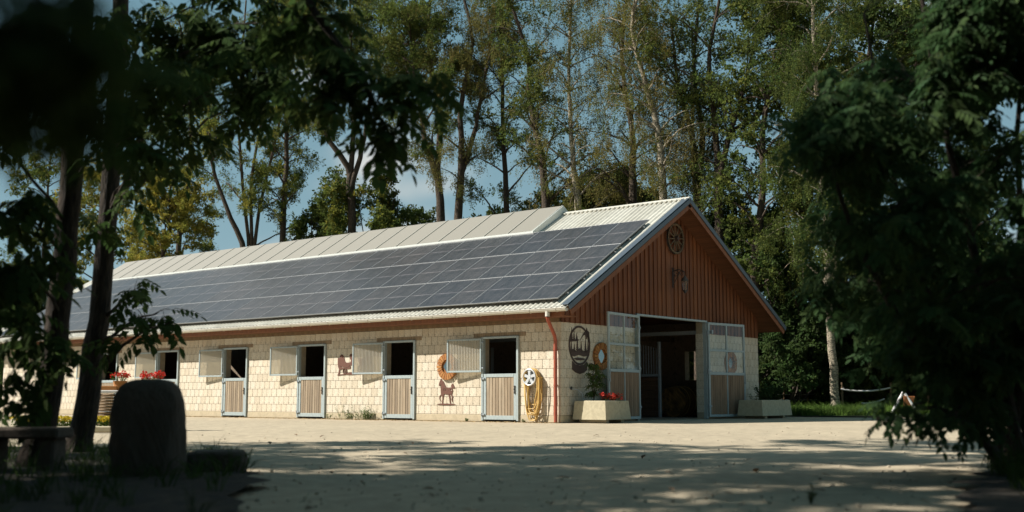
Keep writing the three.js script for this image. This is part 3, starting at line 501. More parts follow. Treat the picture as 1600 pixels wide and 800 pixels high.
{ // carriage with two riders, plate steel
  const o = thing('carriage_silhouette', 'wide rusty metal horse carriage silhouette partly hidden by open shutter', 'wall art', V(-0.012, 1.36, -7.98), -Math.PI / 2);
  const c = (pts) => pts.map(([x, y]) => [(x - 490) / 765 * 1.62, (612 - y) / 450 * 0.66]);
  const P = (n, pts) => mesh(n, extrude(shapeOf(c(pts)), 0.01), mat.rust, o);
  P('rider', [[112, 240], [160, 232], [158, 205], [172, 175], [200, 165], [228, 180], [232, 208], [250, 230], [262, 300], [300, 345], [380, 340], [400, 300], [372, 250], [372, 210], [364, 190], [384, 158], [412, 160], [430, 200], [440, 260], [450, 340], [440, 400], [380, 400], [340, 440], [240, 440], [180, 410], [112, 390]]);
  P('horse', [[110, 395], [160, 410], [230, 450], [330, 450], [392, 410], [392, 470], [330, 478], [200, 478], [160, 490], [160, 560], [140, 590], [112, 600], [130, 560], [140, 480]]);
  P('ground_bar', [[105, 600], [160, 590], [250, 580], [330, 560], [420, 550], [600, 560], [860, 560], [862, 590], [600, 592], [420, 602], [300, 596], [110, 614]]);
  P('coach', [[540, 240], [620, 260], [660, 240], [760, 230], [830, 240], [862, 280], [850, 330], [820, 330], [800, 380], [760, 300], [720, 300], [700, 400], [690, 420], [600, 420], [590, 360], [560, 340]]);
  for (const [x, y, r] of [[610, 480, 88], [790, 460, 108], [270, 520, 60]]) { const k = 0.66 / 450, t = new THREE.TorusGeometry(r * k, 0.018, 4, 28).translate((x - 490) / 765 * 1.62, (612 - y) * k, 0.006); const g = new G().add(t); for (let i = 0; i < 8; i++) { const a = i / 8 * Math.PI * 2; g.bar(V((x - 490) / 765 * 1.62, (612 - y) * k, 0.006), V((x - 490) / 765 * 1.62 + Math.cos(a) * r * k, (612 - y) * k + Math.sin(a) * r * k, 0.006), 0.012, 0.008, 0.001); } mesh('carriage_wheel', g, mat.rust, o); }
}
{ // alloy rim on the wall and the hose hung over it
  const o = thing('wheel_rim_holder', 'silver five spoke alloy wheel rim fixed to wall as hose holder', 'wheel rim', V(-0.004, 1.22, -0.93), -Math.PI / 2);
  const R = 0.215; mesh('rim', new G().add(new THREE.TorusGeometry(R, 0.022, 10, 40).translate(0, 0, 0.2)).add(new THREE.CylinderGeometry(R - 0.02, R - 0.02, 0.2, 36, 1, true).rotateX(Math.PI / 2).translate(0, 0, 0.1)), mat.alloy, o);
  for (let i = 0; i < 5; i++) { const a = i / 5 * 2 * Math.PI + Math.PI / 2; mesh('spoke', new G().prism([[-0.03, 0.03], [-0.045, R - 0.01], [0.045, R - 0.01], [0.03, 0.03]], 0.16, 0.2).build().applyMatrix4(M4(0, 0, 0, 0, 0, a - Math.PI / 2)), mat.alloy, o); }
  mesh('dark_gap_disc', new THREE.CylinderGeometry(R - 0.022, R - 0.022, 0.02, 32).rotateX(Math.PI / 2).translate(0, 0, 0.1), mat.galvDark, o);  // dark disc added so the gaps between the spokes look shaded
  mesh('hub', new THREE.CylinderGeometry(0.055, 0.06, 0.06, 20).rotateX(Math.PI / 2).translate(0, 0, 0.18), mat.alloy, o);
  const h = thing('garden_hose', 'yellow garden hose coiled in long loops over silver wheel rim', 'hose', V(-0.004, 1.22, -0.93), -Math.PI / 2); const r = rngOf(91);
  const g = new G(); for (let k = 0; k < 13; k++) { const L = 0.72 + r() * 0.46, off = 0.05 + r() * 0.15, rx = 0.15 + r() * 0.09, cx = 0.06 + (r() - 0.5) * 0.1, pts = []; for (let i = 0; i <= 40; i++) { const t = i / 40 * 2 * Math.PI, s = Math.sin(t), q = s > 0 ? s * 0.235 : s * L; pts.push(V(cx * (s < 0 ? 1 : 0.4) + (s > 0 ? Math.cos(t) * 0.225 : Math.sign(Math.cos(t)) * (Math.pow(Math.abs(Math.cos(t)), 0.45) * (rx + 0.03))), q, off + 0.02 * Math.sin(t * 3 + k) * (s < 0 ? 1 : 0))); } g.tube(pts, 0.0135, 6, false); }
  const fall = []; for (let i = 0; i <= 16; i++) { const t = i / 16; fall.push(V(0.22 - 0.1 * t + 0.04 * Math.sin(t * 7), -0.15 - t * 1.03, 0.13 + 0.05 * Math.sin(t * 5))); } g.tube(fall, 0.0135, 6);
  mesh('hose_coil', g, mat.hose, h);
}
{ // tap
  const o = thing('water_tap', 'thin metal tap pipe on gable wall arching over concrete trough', 'tap', V(0.38, 0.9, 0));
  mesh('pipe', new G().tube([V(0, 0, 0), V(0, 0, 0.12), V(0.1, -0.02, 0.2), V(0.19, -0.12, 0.28), V(0.22, -0.28, 0.3)], 0.013, 7), mat.galvDark, o); mesh('valve', new G().box(0, 0.01, 0.06, 0.05, 0.06, 0.05, 0.01).tube([V(0, 0.03, 0.06), V(0, 0.07, 0.06)], 0.02, 8), mat.iron, o);
}
function trough(p, sx, sz, turn, label, m) {
  const o = thing('concrete_trough', label, 'trough', p, turn, 'concrete flower troughs'); const h = 0.5, b = 0.09, t = 0.05, s = 0.045;
  const R = (k, y) => [V(-sx / 2 + k, y, -sz / 2 + k), V(sx / 2 - k, y, -sz / 2 + k), V(sx / 2 - k, y, sz / 2 - k), V(-sx / 2 + k, y, sz / 2 - k)];
  const A = R(0, b), B = R(s, b + h - 0.015), B2 = R(s + 0.015, b + h), C = R(s + t, b + h), D = R(s + t, b + h - 0.12), g = new G(), ct = V(0, b, 0);
  for (let i = 0; i < 4; i++) { const j = (i + 1) % 4, out = A[i].clone().add(A[j]).multiplyScalar(0.5).sub(ct); g.poly([A[i], A[j], B[j], B[i]], out).poly([B[i], B[j], B2[j], B2[i]], out.clone().setY(0.3)).poly([B2[i], B2[j], C[j], C[i]], V(0, 1, 0)).poly([C[i], C[j], D[j], D[i]], out.clone().negate()); }
  g.poly(A, V(0, -1, 0)); mesh('basin', g, m, o); mesh('earth', new G().poly(D.map((v) => v.clone().setY(b + h - 0.06)), V(0, 1, 0)), mat.soil, o);
  for (const q of [-1, 1]) mesh('foot_block', new G().box(q * sx * 0.3, b / 2, 0, 0.16, b, sz * 0.8, 0.01), m, o); return o;
}
const tr1 = trough(V(0.94, 0, 0.66), 1.2, 1.08, 0, 'pale concrete trough with red geraniums at sunlit corner of gable', mat.concrete);
const tr2 = trough(V(9.85, 0, 0.95), 2.1, 0.9, 0, 'shaded concrete trough standing right of the barn doors', mat.concrete);

// ---------------------------------------------------------------- leaves and trees
function leafletTo(g, base, dir, side, len, wid, fold = 0.25) {          // a pointed oval leaflet folded along its midrib: 6 triangles
  const n = V(0, 0, 0).crossVectors(side, dir).normalize(); const P = (t, s) => base.clone().addScaledVector(dir, t * len).addScaledVector(side, s * wid * 0.5).addScaledVector(n, Math.abs(s) * fold * wid * 0.5 - t * t * len * 0.12);
  const a = P(0, 0), m1 = P(0.35, 0), m2 = P(0.72, 0), e = P(1, 0);
  for (const s of [-1, 1]) { const q1 = P(0.32, s), q2 = P(0.68, s * 0.8); const f = (x, y, z) => s > 0 ? g.poly([x, y, z], null) : g.poly([x, z, y], null); f(a, q1, m1); f(m1, q1, q2); f(m1, q2, m2); f(m2, q2, e); }
}
function bladeTo(g, base, dir, side, len, wid) { const m = base.clone().addScaledVector(dir, len * 0.5); const n = V(0, 0, 0).crossVectors(side, dir); const l = m.clone().addScaledVector(side, wid / 2).addScaledVector(n, wid * 0.12), r = m.clone().addScaledVector(side, -wid / 2).addScaledVector(n, wid * 0.12), e = base.clone().addScaledVector(dir, len); g.poly([base, l, e]); g.poly([base, e, r]); }
const rv = (r) => { const a = r() * 6.2832, z = r() * 2 - 1, s = Math.sqrt(1 - z * z); return V(Math.cos(a) * s, z, Math.sin(a) * s); };
const perp = (d, r) => { const q = rv(r); return q.addScaledVector(d, -q.dot(d)).normalize(); };
function ashLeaf(seed) {                                                // one feathered leaf, 0.32 m, lies along +x, up +y
  const g = new G(), r = rngOf(seed), n = 5, L = 0.26; g.tube([V(0, 0, 0), V(L * 0.5, 0.015, 0), V(L, -0.01, 0)], [0.003, 0.0025, 0.0015], 3, false);
  for (let i = 0; i < n; i++) { const t = 0.25 + 0.75 * i / (n - 1), y = 0.02 * Math.sin(t * 3); if (i === n - 1) leafletTo(g, V(L, y - 0.015, 0), V(1, -0.25, 0).normalize(), V(0, 0, 1), 0.1, 0.045); else for (const s of [-1, 1]) { const d = V(0.62 + r() * 0.2, -0.2 - r() * 0.3, s).normalize(); leafletTo(g, V(L * t, y, 0), d, V(0, 0, 0).crossVectors(d, V(0, 1, 0)).normalize().multiplyScalar(1), 0.085 + r() * 0.03, 0.036 + r() * 0.01); } }
  return g.build();
}
function sprayLeaf(seed, n, R, len, wid) {                               // a loose tuft of single leaves on twigs
  const g = new G(), r = rngOf(seed);
  for (let k = 0; k < 5; k++) { const d = rv(r); d.y = d.y * 0.5 + 0.1; d.normalize(); g.tube([V(0, 0, 0), d.clone().multiplyScalar(R)], [0.006, 0.002], 3, false);
    for (let i = 0; i < n / 5; i++) { const t = 0.25 + 0.85 * r(), b = d.clone().multiplyScalar(R * t).addScaledVector(rv(r), R * 0.12), q = rv(r).addScaledVector(d, 0.6); q.y -= 0.35; q.normalize(); bladeTo(g, b, q, perp(q, r), len * (0.7 + r() * 0.6), wid * (0.7 + r() * 0.6)); } }
  return g.build();
}
function hangLeaf(seed, n, L) {                                          // hanging birch strands
  const g = new G(), r = rngOf(seed);
  for (let k = 0; k < 3; k++) { const o = V((r() - 0.5) * 0.5, 0.1 + r() * 0.2, (r() - 0.5) * 0.5), d = V((r() - 0.5) * 0.5, -1, (r() - 0.5) * 0.5).normalize(), ll = L * (0.6 + r() * 0.6); g.tube([o, o.clone().addScaledVector(d, ll)], [0.004, 0.002], 3, false);
    for (let i = 0; i < n / 3; i++) { const b = o.clone().addScaledVector(d, ll * r()).addScaledVector(rv(r), 0.07), q = rv(r); q.y -= 0.7; q.normalize(); bladeTo(g, b, q, perp(q, r), 0.065 * (0.7 + r() * 0.6), 0.05 * (0.7 + r() * 0.6)); } }
  return g.build();
}
const LEAF = { near: [1, 2, 3].map((s) => ashLeaf(s + 100)), ash: [sprayLeaf(201, 42, 0.42, 0.115, 0.06), sprayLeaf(202, 42, 0.42, 0.11, 0.055)], birch: [hangLeaf(211, 45, 0.8), hangLeaf(212, 45, 0.8)], maple: [sprayLeaf(221, 40, 0.4, 0.12, 0.1), sprayLeaf(222, 40, 0.4, 0.12, 0.1)] };
function curve(a, b, bow, n) { const out = []; for (let i = 0; i <= n; i++) { const t = i / n; out.push(a.clone().lerp(b, t).addScaledVector(bow, Math.sin(Math.PI * t))); } return out; }

/* trunks: [[points], r0, r1]; blobs: {c, r:[rx,ry,rz], n}; every blob hangs on a limb from the nearest fitting point of a trunk */
function tree(name, label, category, group, o) {
  const r = rngOf(o.seed), base = o.stems[0].pts[0], root = thing(name, label, category, V(base.x, 0, base.z), 0, group); const L = (v) => v.clone().sub(root.position);
  const wood = new G(), nodes = [], seg = o.seg ?? 8;
  for (const s of o.stems) { const c = new THREE.CatmullRomCurve3(s.pts), N = s.n ?? 14, p = c.getPoints(N), rad = p.map((_, i) => s.r0 + (s.r1 - s.r0) * Math.pow(i / N, 0.8) + (i === 0 && s.flare ? s.r0 * 0.35 : 0)); p.forEach((v, i) => { if (i && i < N) v.add(V((r() - 0.5), 0, (r() - 0.5)).multiplyScalar(s.r0 * 0.35)); nodes.push({ v, r: rad[i] }); }); wood.tube(p.map(L), rad, seg); }
  const mats = o.leaves.map(() => []), cols = o.leaves.map(() => []), q = new THREE.Quaternion(), e = new THREE.Euler(), col = o.col ?? [[0.05, 0.08, 0.02]];
  for (const b of o.blobs) {
    const [rx, ry, rz] = b.r; let best = null, bd = 1e9;
    for (const n of nodes) { const h = Math.hypot(n.v.x - b.c.x, n.v.z - b.c.z), dy = b.c.y - n.v.y, want = h * (b.rise ?? o.rise ?? 0.55), d = Math.abs(dy - want) + h * 0.5; if (d < bd) { bd = d; best = n; } }
    const start = best.v, r0 = Math.min(best.r * (o.limb ?? 0.55), 0.02 + 0.016 * start.distanceTo(b.c) + (b.thick ?? 0)), bow = V((r() - 0.5) * 0.25, 0.12 * (b.arch ?? 1), (r() - 0.5) * 0.25).multiplyScalar(start.distanceTo(b.c) * 0.8);
    const limb = curve(start, b.c, bow, 6).map((v, i) => i && i < 6 ? v.add(rv(r).multiplyScalar(start.distanceTo(b.c) * 0.02)) : v); wood.tube(limb.map(L), limb.map((_, i) => r0 + (Math.max(0.008, r0 * 0.3) - r0) * i / 6), 5, false);
    const tw = b.tw ?? Math.max(4, Math.round(b.n / 14));
    for (let k = 0; k < tw; k++) {
      const d = rv(r).multiplyScalar(0.45 + 0.55 * Math.sqrt(r())), end = b.c.clone().add(V(d.x * rx, d.y * ry, d.z * rz)), s0 = limb[3 + Math.floor(r() * 3.999)]; if (o.droop) end.y -= o.droop * r() * ry;
      const t = curve(s0, end, V(0, 0.1 * s0.distanceTo(end), 0), 3); wood.tube(t.map(L), t.map((_, i) => Math.max(0.003, r0 * 0.25) * (1 - i * 0.25)), 3, false);
      const m = b.n / tw; for (let i = 0; i < m; i++) {
        const u = 0.25 + 0.8 * Math.sqrt(r()), p = s0.clone().lerp(end, Math.min(u, 1)).addScaledVector(rv(r), (o.jit ?? 0.3) * r()); const w = Math.floor(r() * o.leaves.length), sc = (o.scale ?? 1) * (0.7 + r() * 0.6);
        if (o.hang) e.set((r() - 0.5) * 0.4, r() * 6.28, (r() - 0.5) * 0.4); else if (o.nearLeaf) e.set((r() - 0.5) * 1.2, r() * 6.28, -0.2 - r() * 0.9, 'YXZ'); else e.set(r() * 6.28, r() * 6.28, r() * 6.28);
        mats[w].push(new THREE.Matrix4().compose(L(p), q.setFromEuler(e), V(sc, sc, sc))); const c = col[Math.floor(r() * col.length)], f = 0.75 + r() * 0.5; cols[w].push([c[0] * f * (0.9 + r() * 0.25), c[1] * f, c[2] * f]);
      }
    }
  }
  mesh('trunk', wood, o.bark, root);
  o.leaves.forEach((g, w) => { if (!mats[w].length) return; const im = new THREE.InstancedMesh(g, o.leafMat ?? mat.leaf, mats[w].length); im.name = 'crown'; im.userData.kind = 'stuff'; const c = new THREE.Color(); mats[w].forEach((m, i) => { im.setMatrixAt(i, m); im.setColorAt(i, c.setRGB(...cols[w][i])); }); root.add(im); });
  return root;
}
// crown clumps along leader stems: PX rows of the crown are set by height
function clumps(r, stems, o) {
  const out = []; for (let i = 0; i < o.n; i++) {
    const s = stems[Math.floor(r() * stems.length)], t = o.from + (1 - o.from) * Math.pow((i + r()) / o.n, o.low ?? 0.9), c = new THREE.CatmullRomCurve3(s.pts).getPointAt(Math.min(1, t)); const k = (t - o.from) / (1 - o.from);
    const a = i * 2.4 + r() * 1.2, d = o.spread * (0.25 + 0.75 * Math.sqrt(r())) * (o.shape ? o.shape(k) : 1 - 0.45 * k); const s0 = o.size * (0.7 + r() * 0.6);
    out.push({ c: c.add(V(Math.cos(a) * d, d * 0.2 + r() * 0.6, Math.sin(a) * d)), r: [s0, s0 * (o.flat ?? 0.7), s0], n: Math.round(o.leaf * (o.thin ?? 0.42) * s0 * s0 * (0.4 + 0.9 * r())) });
  } return out;
}
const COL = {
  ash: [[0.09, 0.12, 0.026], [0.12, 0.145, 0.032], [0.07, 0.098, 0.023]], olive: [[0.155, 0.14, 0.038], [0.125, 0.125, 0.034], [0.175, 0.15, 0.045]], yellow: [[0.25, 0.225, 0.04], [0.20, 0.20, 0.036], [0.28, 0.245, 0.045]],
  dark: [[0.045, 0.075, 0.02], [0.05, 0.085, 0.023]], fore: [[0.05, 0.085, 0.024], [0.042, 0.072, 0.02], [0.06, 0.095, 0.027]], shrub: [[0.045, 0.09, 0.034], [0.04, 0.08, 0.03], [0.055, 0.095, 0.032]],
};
// where a ray through that column of the photograph meets the line of trees x metres behind the wall
const rowAt = (px, X) => { const d = FWD.clone().addScaledVector(RIGHT, (px - 800) / FOC); const t = (X - CAM.x) / d.x; return { p: V(X, 0, CAM.z + d.z * t), t }; };
const lift = (py, t) => CAM.y + (620.3 - py) / FOC * t;
const BACK = 'tall trees in a row behind the stable';
{
  // px at the base, X behind, list of stems [[px, py] ...], radius, crown
  const rows = [
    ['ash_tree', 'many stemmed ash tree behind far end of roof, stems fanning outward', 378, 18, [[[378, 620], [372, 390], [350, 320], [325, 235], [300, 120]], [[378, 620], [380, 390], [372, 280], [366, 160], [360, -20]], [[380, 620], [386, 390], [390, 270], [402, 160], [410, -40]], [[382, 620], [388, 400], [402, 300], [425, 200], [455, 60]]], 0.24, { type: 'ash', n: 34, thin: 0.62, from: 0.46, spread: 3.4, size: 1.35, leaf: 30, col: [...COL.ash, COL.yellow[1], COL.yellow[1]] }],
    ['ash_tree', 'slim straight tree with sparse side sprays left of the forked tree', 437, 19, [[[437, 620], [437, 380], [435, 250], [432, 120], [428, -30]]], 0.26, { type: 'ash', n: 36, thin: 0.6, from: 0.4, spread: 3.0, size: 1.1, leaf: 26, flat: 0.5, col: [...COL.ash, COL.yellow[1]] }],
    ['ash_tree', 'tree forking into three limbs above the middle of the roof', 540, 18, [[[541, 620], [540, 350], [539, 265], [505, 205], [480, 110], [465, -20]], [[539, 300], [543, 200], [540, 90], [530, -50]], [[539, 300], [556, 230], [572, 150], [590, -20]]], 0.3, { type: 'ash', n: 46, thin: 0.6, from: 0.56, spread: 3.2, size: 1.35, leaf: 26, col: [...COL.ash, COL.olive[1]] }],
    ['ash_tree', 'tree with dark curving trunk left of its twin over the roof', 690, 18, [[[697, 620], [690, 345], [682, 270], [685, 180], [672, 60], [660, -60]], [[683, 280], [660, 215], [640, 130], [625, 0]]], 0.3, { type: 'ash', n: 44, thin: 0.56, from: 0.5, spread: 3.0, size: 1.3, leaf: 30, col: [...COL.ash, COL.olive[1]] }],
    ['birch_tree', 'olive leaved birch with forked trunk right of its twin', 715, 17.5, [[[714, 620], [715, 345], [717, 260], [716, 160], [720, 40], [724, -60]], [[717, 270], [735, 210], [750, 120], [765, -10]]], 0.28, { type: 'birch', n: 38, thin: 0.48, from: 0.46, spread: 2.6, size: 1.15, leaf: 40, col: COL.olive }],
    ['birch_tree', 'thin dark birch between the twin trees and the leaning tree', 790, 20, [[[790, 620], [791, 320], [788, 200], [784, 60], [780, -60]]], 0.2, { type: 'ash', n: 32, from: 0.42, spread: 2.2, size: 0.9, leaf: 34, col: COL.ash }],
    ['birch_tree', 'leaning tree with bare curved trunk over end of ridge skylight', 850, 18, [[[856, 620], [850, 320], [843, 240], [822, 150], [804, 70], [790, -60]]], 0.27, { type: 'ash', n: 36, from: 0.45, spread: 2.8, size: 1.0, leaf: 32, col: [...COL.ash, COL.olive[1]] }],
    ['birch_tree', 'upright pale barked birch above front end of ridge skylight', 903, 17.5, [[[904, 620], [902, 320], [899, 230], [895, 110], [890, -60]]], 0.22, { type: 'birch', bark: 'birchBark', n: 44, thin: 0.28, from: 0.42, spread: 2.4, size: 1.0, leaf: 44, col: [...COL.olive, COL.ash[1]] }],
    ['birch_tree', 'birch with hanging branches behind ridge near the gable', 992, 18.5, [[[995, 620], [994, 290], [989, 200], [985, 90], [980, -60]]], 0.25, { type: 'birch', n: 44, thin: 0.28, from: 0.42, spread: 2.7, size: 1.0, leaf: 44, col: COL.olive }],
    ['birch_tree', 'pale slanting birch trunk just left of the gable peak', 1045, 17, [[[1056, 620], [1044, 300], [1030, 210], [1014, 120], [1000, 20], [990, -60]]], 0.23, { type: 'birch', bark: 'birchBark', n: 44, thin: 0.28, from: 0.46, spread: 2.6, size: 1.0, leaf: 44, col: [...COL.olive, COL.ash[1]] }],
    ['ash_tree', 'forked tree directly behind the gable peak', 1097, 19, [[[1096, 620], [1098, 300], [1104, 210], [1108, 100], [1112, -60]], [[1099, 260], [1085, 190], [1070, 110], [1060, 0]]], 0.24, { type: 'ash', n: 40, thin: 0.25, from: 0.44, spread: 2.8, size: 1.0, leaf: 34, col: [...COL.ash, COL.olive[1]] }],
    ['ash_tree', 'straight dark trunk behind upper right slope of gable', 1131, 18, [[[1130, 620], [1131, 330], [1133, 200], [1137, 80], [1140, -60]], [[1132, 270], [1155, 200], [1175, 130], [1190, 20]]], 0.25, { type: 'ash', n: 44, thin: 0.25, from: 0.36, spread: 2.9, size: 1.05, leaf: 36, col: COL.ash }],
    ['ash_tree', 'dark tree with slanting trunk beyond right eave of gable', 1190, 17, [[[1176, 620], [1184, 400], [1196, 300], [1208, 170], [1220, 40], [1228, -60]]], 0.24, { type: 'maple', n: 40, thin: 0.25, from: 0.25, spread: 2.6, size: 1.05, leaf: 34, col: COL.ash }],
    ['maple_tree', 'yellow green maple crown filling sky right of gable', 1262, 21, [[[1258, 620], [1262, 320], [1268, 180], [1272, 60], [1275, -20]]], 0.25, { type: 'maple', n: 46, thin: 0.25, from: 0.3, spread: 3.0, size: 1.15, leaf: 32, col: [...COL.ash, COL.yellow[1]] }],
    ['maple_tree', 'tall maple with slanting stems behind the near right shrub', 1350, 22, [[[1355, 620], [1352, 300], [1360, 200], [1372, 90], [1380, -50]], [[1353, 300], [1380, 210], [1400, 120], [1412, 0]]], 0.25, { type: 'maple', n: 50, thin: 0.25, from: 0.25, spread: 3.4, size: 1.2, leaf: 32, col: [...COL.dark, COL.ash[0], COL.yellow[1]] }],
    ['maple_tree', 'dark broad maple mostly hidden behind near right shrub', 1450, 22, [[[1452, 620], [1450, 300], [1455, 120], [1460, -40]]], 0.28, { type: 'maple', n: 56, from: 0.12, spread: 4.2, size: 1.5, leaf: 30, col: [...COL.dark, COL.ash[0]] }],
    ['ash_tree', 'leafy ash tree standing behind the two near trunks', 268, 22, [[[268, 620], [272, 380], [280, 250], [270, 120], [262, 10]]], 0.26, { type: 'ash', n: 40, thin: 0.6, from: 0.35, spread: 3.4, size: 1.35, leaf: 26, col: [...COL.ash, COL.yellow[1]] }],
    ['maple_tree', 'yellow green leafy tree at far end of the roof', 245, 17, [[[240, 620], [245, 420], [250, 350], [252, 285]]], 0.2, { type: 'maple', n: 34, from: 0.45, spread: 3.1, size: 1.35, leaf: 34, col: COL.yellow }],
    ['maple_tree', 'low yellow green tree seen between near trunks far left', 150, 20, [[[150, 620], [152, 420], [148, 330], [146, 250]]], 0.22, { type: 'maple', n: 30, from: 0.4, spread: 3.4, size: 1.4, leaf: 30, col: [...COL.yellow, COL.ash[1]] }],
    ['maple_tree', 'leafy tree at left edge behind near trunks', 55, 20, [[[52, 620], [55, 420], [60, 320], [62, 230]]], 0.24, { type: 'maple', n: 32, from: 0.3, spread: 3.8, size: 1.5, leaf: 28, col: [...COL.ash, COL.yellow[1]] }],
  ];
  rows.forEach(([name, label, px, X, stems, rad, c], i) => {
    const { t } = rowAt(px, X), r = rngOf(1000 + i * 17), depth0 = t;
    const st = stems.map((s, k) => ({ pts: s.map(([a, b], m) => { const h = Math.max(0, lift(b, depth0)); const w = view(a, 620.3, depth0); return V(w.x + (r() - 0.5) * m * 0.25, h, w.z + (r() - 0.5) * m * 0.25); }), r0: rad * (k ? 0.62 : 1), r1: 0.05, flare: !k }));
    const B = clumps(r, st, { n: c.n, from: c.from, spread: c.spread, size: c.size, leaf: c.leaf, flat: c.flat, thin: c.thin });
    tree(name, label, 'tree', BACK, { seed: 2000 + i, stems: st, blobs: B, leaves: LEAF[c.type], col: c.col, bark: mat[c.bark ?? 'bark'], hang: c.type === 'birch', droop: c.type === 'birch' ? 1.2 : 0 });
  });
  // lower bushy trees that show between the trunks just over the roof line
  const bushes = [['bushy green tree over roof left of the forked trunk', 492, 20, 320, 2.3, COL.ash], ['dense leafy bush tree rising over the middle of the ridge', 605, 20, 285, 3.0, [...COL.ash, COL.yellow[1]]], ['small sprig topped bush over the roof near twin trunks', 660, 22, 315, 1.8, COL.ash], ['low bush over the ridge left of the leaning tree', 765, 23, 325, 1.8, COL.ash], ['dark bush behind the right slope of the gable', 1175, 20, 330, 2.6, COL.dark], ['dark shrub tree right of the gable eave', 1235, 18, 420, 2.4, COL.dark], ['dark leafy shrub beside the white birch trunk', 1345, 24, 470, 2.8, [...COL.dark, COL.ash[0]]], ['dark shrub mass behind the rope fence', 1420, 22, 440, 3.2, COL.dark], ['dark shrub at right behind the near shrub', 1510, 20, 400, 3.4, COL.dark], ['dark low shrub behind the shaded trough', 1215, 26, 540, 2.6, COL.dark], ['dark low shrub left of the white birch trunk', 1272, 27, 520, 2.8, [...COL.dark, COL.ash[0]]], ['dark low shrub right of the white birch trunk', 1325, 28, 520, 2.8, COL.dark], ['small leafy shrub at foot of the white birch', 1335, 21, 590, 1.0, [COL.ash[1], COL.ash[0]]], ['dark low shrub behind the long rope', 1385, 27, 500, 3.0, COL.dark], ['olive leaved bush over the ridge left of pale birch', 872, 22, 300, 2.4, COL.ash], ['olive bush over the ridge between pale birch and hanging birch', 948, 21, 262, 2.6, [...COL.olive, COL.ash[0]]], ['olive bush over ridge left of the gable peak', 1012, 22, 275, 2.2, [...COL.olive, COL.ash[0]]], ['dark bush glimpsed through window inside barn door', 1085, 24, 520, 2.4, [...COL.ash]], ['dark shrub at far left behind the near trunks', 40, 10, 470, 2.6, COL.dark]];
  bushes.forEach(([label, px, X, top, sp, col], i) => {
    const { t } = rowAt(px, X), r = rngOf(3000 + i), w = view(px, 620.3, t), H = lift(top, t);
    const st = [0, 1, 2].map((k) => ({ pts: [V(w.x + (r() - 0.5) * 0.4, 0, w.z + (r() - 0.5) * 0.4), V(w.x + (r() - 0.5) * 1.2, H * 0.45, w.z + (r() - 0.5) * 1.2), V(w.x + (r() - 0.5) * sp, H * 0.95, w.z + (r() - 0.5) * sp)], r0: 0.09, r1: 0.02 }));
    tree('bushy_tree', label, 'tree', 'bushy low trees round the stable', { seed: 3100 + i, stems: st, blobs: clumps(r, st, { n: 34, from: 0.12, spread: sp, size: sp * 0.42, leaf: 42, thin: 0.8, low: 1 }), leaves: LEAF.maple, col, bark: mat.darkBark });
  });
  { // birch with white trunk on the verge
    const st = [{ pts: [[1306, 648], [1303, 560], [1300, 440], [1297, 300], [1292, 120], [1288, -60]].map(([a, b]) => { const w = view(a, 620.3, 44); return V(w.x, Math.max(0, lift(b, 44)), w.z); }), r0: 0.2, r1: 0.07, flare: true, n: 18 }], r = rngOf(3500);
    tree('birch_tree', 'white barked birch trunk standing on grass right of the stable', 'tree', BACK, { seed: 3501, stems: st, blobs: clumps(r, st, { n: 46, thin: 0.6, from: 0.28, spread: 2.6, size: 1.2, leaf: 42 }), leaves: LEAF.birch, col: [...COL.ash, COL.dark[0]], bark: mat.birchBark, hang: true, droop: 1.2 });
    const p2 = V(19.5, 0, -6.8), st2 = [{ pts: [p2, V(19.6, 4, -6.9), V(19.5, 9, -7.1), V(19.3, 15, -7)], r0: 0.24, r1: 0.07, flare: true }];
    tree('birch_tree', 'pale birch trunk glimpsed through the window inside barn door', 'tree', BACK, { seed: 3502, stems: st2, blobs: clumps(r, st2, { n: 24, from: 0.5, spread: 2.4, size: 1.1, leaf: 40 }), leaves: LEAF.birch, col: COL.olive, bark: mat.whiteBirch, hang: true, droop: 1.2 });
  }
}

{ // far wood that closes the horizon: one mass
  const r = rngOf(3900), geo = LEAF.maple[0], N = 5200, im = new THREE.InstancedMesh(geo, mat.leaf, N), q = new THREE.Quaternion(), c = new THREE.Color(); im.name = 'distant_wood';
  for (let i = 0; i < N; i++) { const k = -75 + 170 * r(), f = 92 + 26 * r(), top = 5.5 + 2.5 * pn.noise(k * 0.13, 1.7, f * 0.05); const sc = 4 + r() * 3; im.setMatrixAt(i, new THREE.Matrix4().compose(cf(k, f, top * r()), q.setFromEuler(new THREE.Euler(r() * 6, r() * 6, r() * 6)), V(sc, sc, sc))); const m = COL.dark[i % 2], g = 0.8 + r() * 0.7; im.setColorAt(i, c.setRGB(m[0] * g, m[1] * g, m[2] * g)); }
  scene.add(im); tag(im, 'dark distant wood closing the horizon behind the stable', 'wood', null, 'stuff');
}

// ---------------------------------------------------------------- near trees
function blob(px, py, d, r, n, ry) { n = Math.round(n * 0.62); return { c: view(px, py, d), r: [r, ry ?? r * 0.8, r], n, tw: Math.max(4, Math.round(n / 7)) }; }
function canopy(seed, r, f, rad, y0, y1, n, leaf, size = 1.2) { const q = rngOf(seed), out = []; for (let i = 0; i < n; i++) { const a = q() * 6.283, d = rad * Math.sqrt(q()), h = y0 + (y1 - y0) * q(), k = Math.sqrt(Math.max(0.15, 1 - Math.pow((h - (y0 + y1) / 2) / ((y1 - y0) * 0.62), 2))), c = cf(r + Math.cos(a) * d * k, f + Math.sin(a) * d * k, h); const s = size * (0.6 + q() * 0.7); out.push({ c, r: [s, s * 0.6, s], n: Math.round(leaf * 0.62 * (0.6 + q() * 0.8)), tw: 10 }); } return out; }
const NEAR = { limb: 0.2, rise: 0.3, scale: 1.3, leaves: LEAF.near, col: COL.fore, bark: mat.darkBark, nearLeaf: true, jit: 0.12 };
